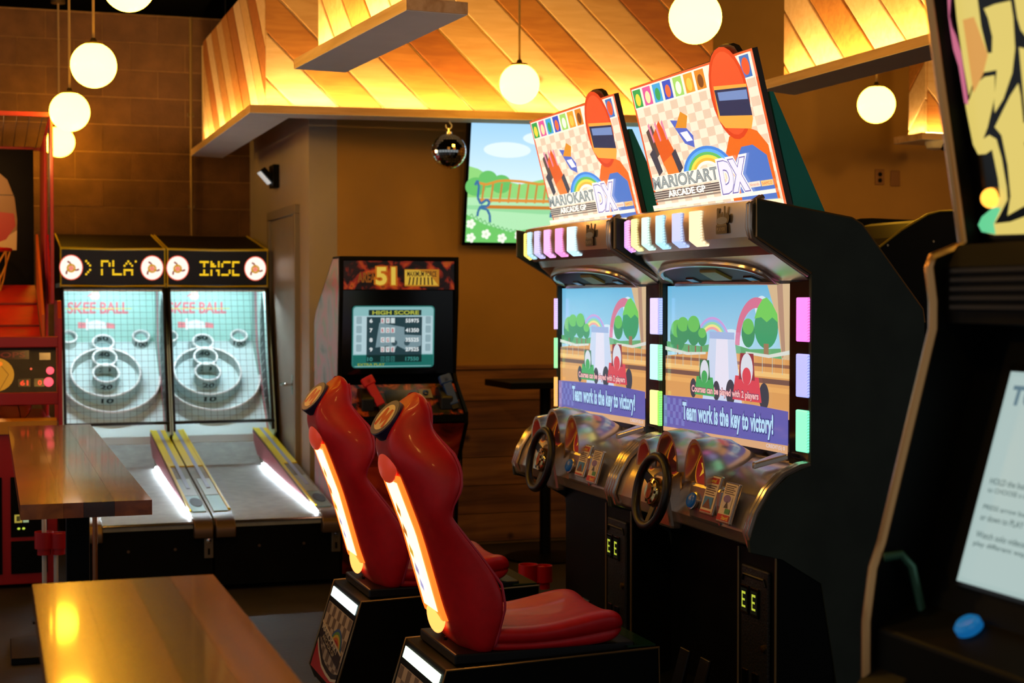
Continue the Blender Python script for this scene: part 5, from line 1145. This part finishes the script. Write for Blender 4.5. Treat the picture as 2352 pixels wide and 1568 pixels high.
# ------------------------------------------------------------------ near cabinet on the right
def near_cabinet():
    yF, yN = 2.445, 1.71
    t = thing('music_cabinet', (1.85, 2.1, 0), 'black arcade cabinet with yellow graffiti header at the right edge', 'arcade machine')
    prof = [(1.598, 2.16), (1.676, 1.706), (1.662, 1.694), (1.612, 1.676), (1.606, 1.66), (1.615, 1.60), (1.615, 1.549), (1.513, 1.17), (1.495, 1.124), (1.482, 1.03), (1.482, 0.03), (2.25, 0.03), (2.25, 2.10), (1.75, 2.20)]
    for a, b in ((yF - 0.02, yF), (yN, yN + 0.02)):
        sp = MB().prism(prof, 'y', a, b).build('side_panel', M_blk, t)
        MB().tube([(x - 0.003, (a + b) / 2, z) for x, z in prof[:11]], 0.010, 8).build('edge_moulding', mat('chrome_moulding', 'd8a468', 0.2, 0.7), sp, smooth=True)
    MB().prism([(1.70, 2.18), (1.79, 1.69), (1.79, 1.60), (1.79, 1.53), (1.69, 1.12), (1.60, 1.0), (1.54, 0.05), (2.24, 0.05), (2.24, 2.09)], 'y', yN + 0.02, yF - 0.02).build('body', M_blk, t)
    # header with lettering
    O = Vector((1.70, yF - 0.02, 1.70)); V = Vector((-0.07, 0, 0.42)).normalized(); U = Vector((0, -1, 0)); N = U.cross(V)
    hd = MB().slab([O + U * a + V * b for a, b in ((0, 0), (0.695, 0), (0.695, 0.47), (0, 0.47))], -N, 0.02).build('header', M_gloss, t)
    p = Print(O, U, V)
    D = -0.0; 
    y1 = [(0.018, 0.44), (0.082, 0.44), (0.082, 0.368), (0.09, 0.321), (0.102, 0.32), (0.109, 0.346), (0.104, 0.379), (0.096, 0.397), (0.128, 0.399), (0.171, 0.397), (0.172, 0.368), (0.166, 0.317), (0.15, 0.278), (0.117, 0.238), (0.088, 0.217), (0.09, 0.235), (0.109, 0.289), (0.069, 0.29), (0.039, 0.279), (0.021, 0.255), (0.017, 0.311), (0.015, 0.391)]
    y2 = [(0.021, 0.249), (0.039, 0.271), (0.073, 0.282), (0.102, 0.281), (0.095, 0.246), (0.063, 0.195), (0.046, 0.176), (0.065, 0.181), (0.083, 0.172), (0.091, 0.138), (0.094, 0.086), (0.092, 0.065), (0.064, 0.039), (0.046, 0.025), (0.091, 0.026), (0.132, 0.033), (0.155, 0.038), (0.35, 0.06), (0.35, 0.02), (0.145, -0.0), (0.13, 0.003), (0.042, 0.005), (0.007, 0.012), (-0.001, 0.025), (0.013, 0.039), (0.053, 0.055), (0.072, 0.073), (0.073, 0.103), (0.067, 0.155), (0.048, 0.149), (0.025, 0.15), (0.014, 0.169), (0.008, 0.226), (0.007, 0.241)]
    y3 = [(0.083, 0.193), (0.137, 0.241), (0.163, 0.259), (0.165, 0.238), (0.163, 0.191), (0.189, 0.197), (0.24, 0.21), (0.24, 0.17), (0.181, 0.163), (0.158, 0.159), (0.164, 0.12), (0.16, 0.058), (0.086, 0.037), (0.102, 0.071), (0.105, 0.125), (0.099, 0.177)]
    y4 = [(0.181, 0.44), (0.183, 0.366), (0.188, 0.345), (0.199, 0.332), (0.215, 0.322), (0.26, 0.33), (0.26, 0.44)]
    y5 = [(0.178, 0.318), (0.212, 0.307), (0.25, 0.30), (0.24, 0.22), (0.191, 0.209), (0.171, 0.198), (0.175, 0.272)]
    pk = [(0.0, 0.443), (0.011, 0.441), (-0.003, 0.401), (0.0, 0.381), (0.008, 0.365), (0.017, 0.333), (0.018, 0.28), (0.018, 0.24), (0.007, 0.244), (0.004, 0.31), (-0.005, 0.342), (-0.012, 0.368), (-0.022, 0.385), (-0.022, 0.394), (-0.015, 0.401)]
    gn = [(-0.001, 0.025), (0.013, 0.039), (0.053, 0.055), (0.072, 0.051), (0.046, 0.025), (0.047, 0.006), (0.007, 0.012)]
    sh = lambda q: [(max(a + 0.008, 0.002), b + 0.012) for a, b in q]
    for q in (y1, y2, y3, y4, y5): p.poly(sh(q), 'e6cf6e')
    p.poly([(0.042, 0.40), (0.075, 0.40), (0.10, 0.33), (0.08, 0.30), (0.045, 0.27)], 'e0a050')
    p.poly(sh(pk), 'd0708c'); p.poly(sh(gn), '6cd89a'); 
    for x in (0.33, 0.47, 0.60): p.poly([(x, 0.06), (x + 0.06, 0.08), (x + 0.09, 0.42), (x + 0.02, 0.42)], 'e6cf6e')
    p.build('header_print', print_mat('header_glow', 0.95, 0.25, False), hd)
    MB().ball(O + U * 0.058 + V * 0.083 + N * 0.004, 0.018, 16, 10).build('header_bulb', mat('orange_bulb', 'ffa030', 0.3, emit=(1.0, 0.42, 0.05), es=2.2), hd, smooth=True)
    # speaker grille
    MB().prism([(1.655, 1.70), (1.625, 1.66), (1.63, 1.56), (1.72, 1.55), (1.75, 1.70)], 'y', yN + 0.02, yF - 0.02).build('speaker_panel', M_blk, t)
    for k in range(5): MB().box(1.618, 1.63, yN + 0.04, yF - 0.05, 1.585 + k * 0.016, 1.592 + k * 0.016).build('grille_slat', M_steel, t)
    # screen leaning back behind its bezel
    O = Vector((1.575, yF - 0.02, 1.075)); V = Vector((0.155, 0, 0.52)).normalized(); N = U.cross(V)
    bz = MB().slab([O + U * a + V * b for a, b in ((0, -0.06), (0.695, -0.06), (0.695, 0.50), (0, 0.50))], -N, 0.02).build('bezel', M_blk, t)
    sc = MB().slab([O + U * a + V * b + N * 0.001 for a, b in ((0.108, 0.035), (0.58, 0.035), (0.58, 0.43), (0.108, 0.43))], N, 0.006).build('screen', M_gloss, bz)
    p = Print(O + N * 0.0075 + U * 0.114 + V * 0.042, U, V)
    p.rect(0, 0, 0.445, 0.375, 'c2dcd8'); p.rect(0.008, 0.008, 0.437, 0.367, 'c8e0dc')
    p.text('TUTORIAL', 0.018, 0.315, 0.26, 0.036, '6f8e9c', 0.05, 0.04)
    for k, s_ in enumerate(('HOLD the button', 'to CHOOSE a song', 'PRESS arrow button up', 'or down to PLAY', 'Watch solo videos or', 'play different ways')):
        p.text(s_, 0.022, 0.175 - (k // 2) * 0.047 - (k % 2) * 0.017, 0.0105 * len(s_) * 0.75, 0.011, '55706e', 0, 0.01)
    p.build('screen_image', print_mat('white_screen_light', 0.72, 0.2, False), sc)
    # control panel with button and a grab rail
    MB().prism([(1.49, 1.02), (1.585, 1.07), (1.60, 0.95), (1.49, 0.90)], 'y', yN + 0.02, yF - 0.02).build('control_panel', M_blk, t, bev=0.006)
    MB().lathe([(0.024, 0), (0.024, 0.012), (0.018, 0.018), (0.001, 0.019)], (1.548, 2.225, 1.052), (-0.55, 0, 0.83), 24).build('push_button', mat('sky_button', '1a7cc0', 0.25, emit='1470b8', es=0.5), t, smooth=True)
    MB().tube([(1.50, yF - 0.03, 1.145), (1.53, yF - 0.04, 1.15), (1.545, yF - 0.05, 1.13), (1.56, yF - 0.06, 1.05)], 0.008, 8).build('grab_rail', mat('green_rail', '3d6a58', 0.3, 0.4), t, smooth=True)
    MB().prism([(1.44, 0.90), (1.53, 0.99), (1.55, 0.99), (1.55, 0.88), (1.46, 0.86)], 'y', 2.32, 2.44).build('plug_box', M_blk, t, bev=0.006)
near_cabinet()

# ------------------------------------------------------------------ tall black cabinet behind the racing pair
t = thing('black_cabinet', (4.3, 6.55, 0), 'black curved-top cabinet seen behind the nearer racing cabinet, yellow edged', 'arcade machine')
pr = [(3.72, 1.775), (3.93, 1.92), (4.067, 1.993), (4.13, 2.009), (4.19, 2.012), (4.75, 2.0), (4.75, 0.03), (3.72, 0.03)]
for ya in (6.2, 6.88): MB().prism(pr, 'y', ya, ya + 0.02).build('side_panel', M_blk, t)
MB().prism([(x + 0.02 * (1 if x < 4.2 else -1), z - 0.03) for x, z in pr[:6]] + [(4.73, 0.05), (3.74, 0.05)], 'y', 6.22, 6.88).build('body', M_blk, t)
MB().tube([(x, 6.198, z) for x, z in pr[:6]], 0.006, 6).build('edge_trim', mat('olive_trim', '9a8a30', 0.4, 0.3), t, smooth=True)
for q in ((3.86, 1.85), (4.10, 1.87)): MB().lathe([(0.006, 0), (0.006, 0.003)], (q[0], 6.2, q[1]), (0, -1, 0), 10).build('bolt', M_trim, t)

# ------------------------------------------------------------------ small wall fittings
t = thing('emergency_light', (1.90, 10.94, 2.46), 'small dark emergency lamp on the short wall above the grey door', 'lamp')
MB().box(1.875, 1.921, 10.86, 11.02, 2.385, 2.545).build('case', M_blk, t, bev=0.006)
MB().slab([(1.876, 10.88, 2.42), (1.876, 11.0, 2.42), (1.80, 11.0, 2.50), (1.80, 10.88, 2.50)], Vector((0.5, 0, 0.5)), 0.05).build('lamp_head', M_blk, t)
MB().slab([(1.868, 10.885, 2.418), (1.868, 10.995, 2.418), (1.795, 10.995, 2.498), (1.795, 10.885, 2.498)], Vector((-0.7, 0, -0.7)), 0.012).build('lens', mat('lamp_lens', 'dfe6e6', 0.15, emit=(0.8, 0.85, 0.85), es=0.5), t, bev=0.003)
for x0, x1, z0, z1, lb, n in ((5.996, 6.068, 2.424, 2.536, 'bronze wall socket plate with two dark outlets, left of the pair', 'wall_socket'), (6.121, 6.197, 2.417, 2.530, 'bronze blank wall plate, right of the pair', 'wall_plate')):
    t = thing(n, (x0, 9.8, z0), lb, 'wall plate')
    MB().box(x0, x1, 9.792, 9.803, z0, z1).build('plate', mat('bronze_plate', '8a6038', 0.4, 0.3), t, bev=0.003)
    if n == 'wall_socket':
        for z in (z0 + 0.032, z0 + 0.075): MB().lathe([(0.016, 0), (0.016, 0.003)], ((x0 + x1) / 2, 9.792, z), (0, -1, 0), 16).build('outlet', M_blk, t)
t = thing('security_camera', (5.98, 9.02, 2.6), 'white dome security camera under the lit column ledge', 'camera')
MB().lathe([(0.07, 0.0), (0.072, -0.02), (0.06, -0.05), (0.03, -0.06), (0.001, -0.062)], (5.98, 9.02, 2.66), n=24).build('dome', M_white, t, smooth=True)
MB().ball((6.01, 8.97, 2.62), 0.03, 18, 12).build('lens', M_gloss, t, smooth=True)
t = thing('conduit', (1.47, 12.12, 2.0), 'thin metal conduit running up the block wall', 'pipe')
MB().cyl((1.47, 12.125, 1.9), 0.011, 1.85, n=10).build('pipe', mat('conduit_metal', '9a7c46', 0.4, 0.4), t, smooth=True)
for z in (2.3, 3.0): MB().box(1.445, 1.495, 12.12, 12.15, z, z + 0.025).build('clip', M_brass, t)
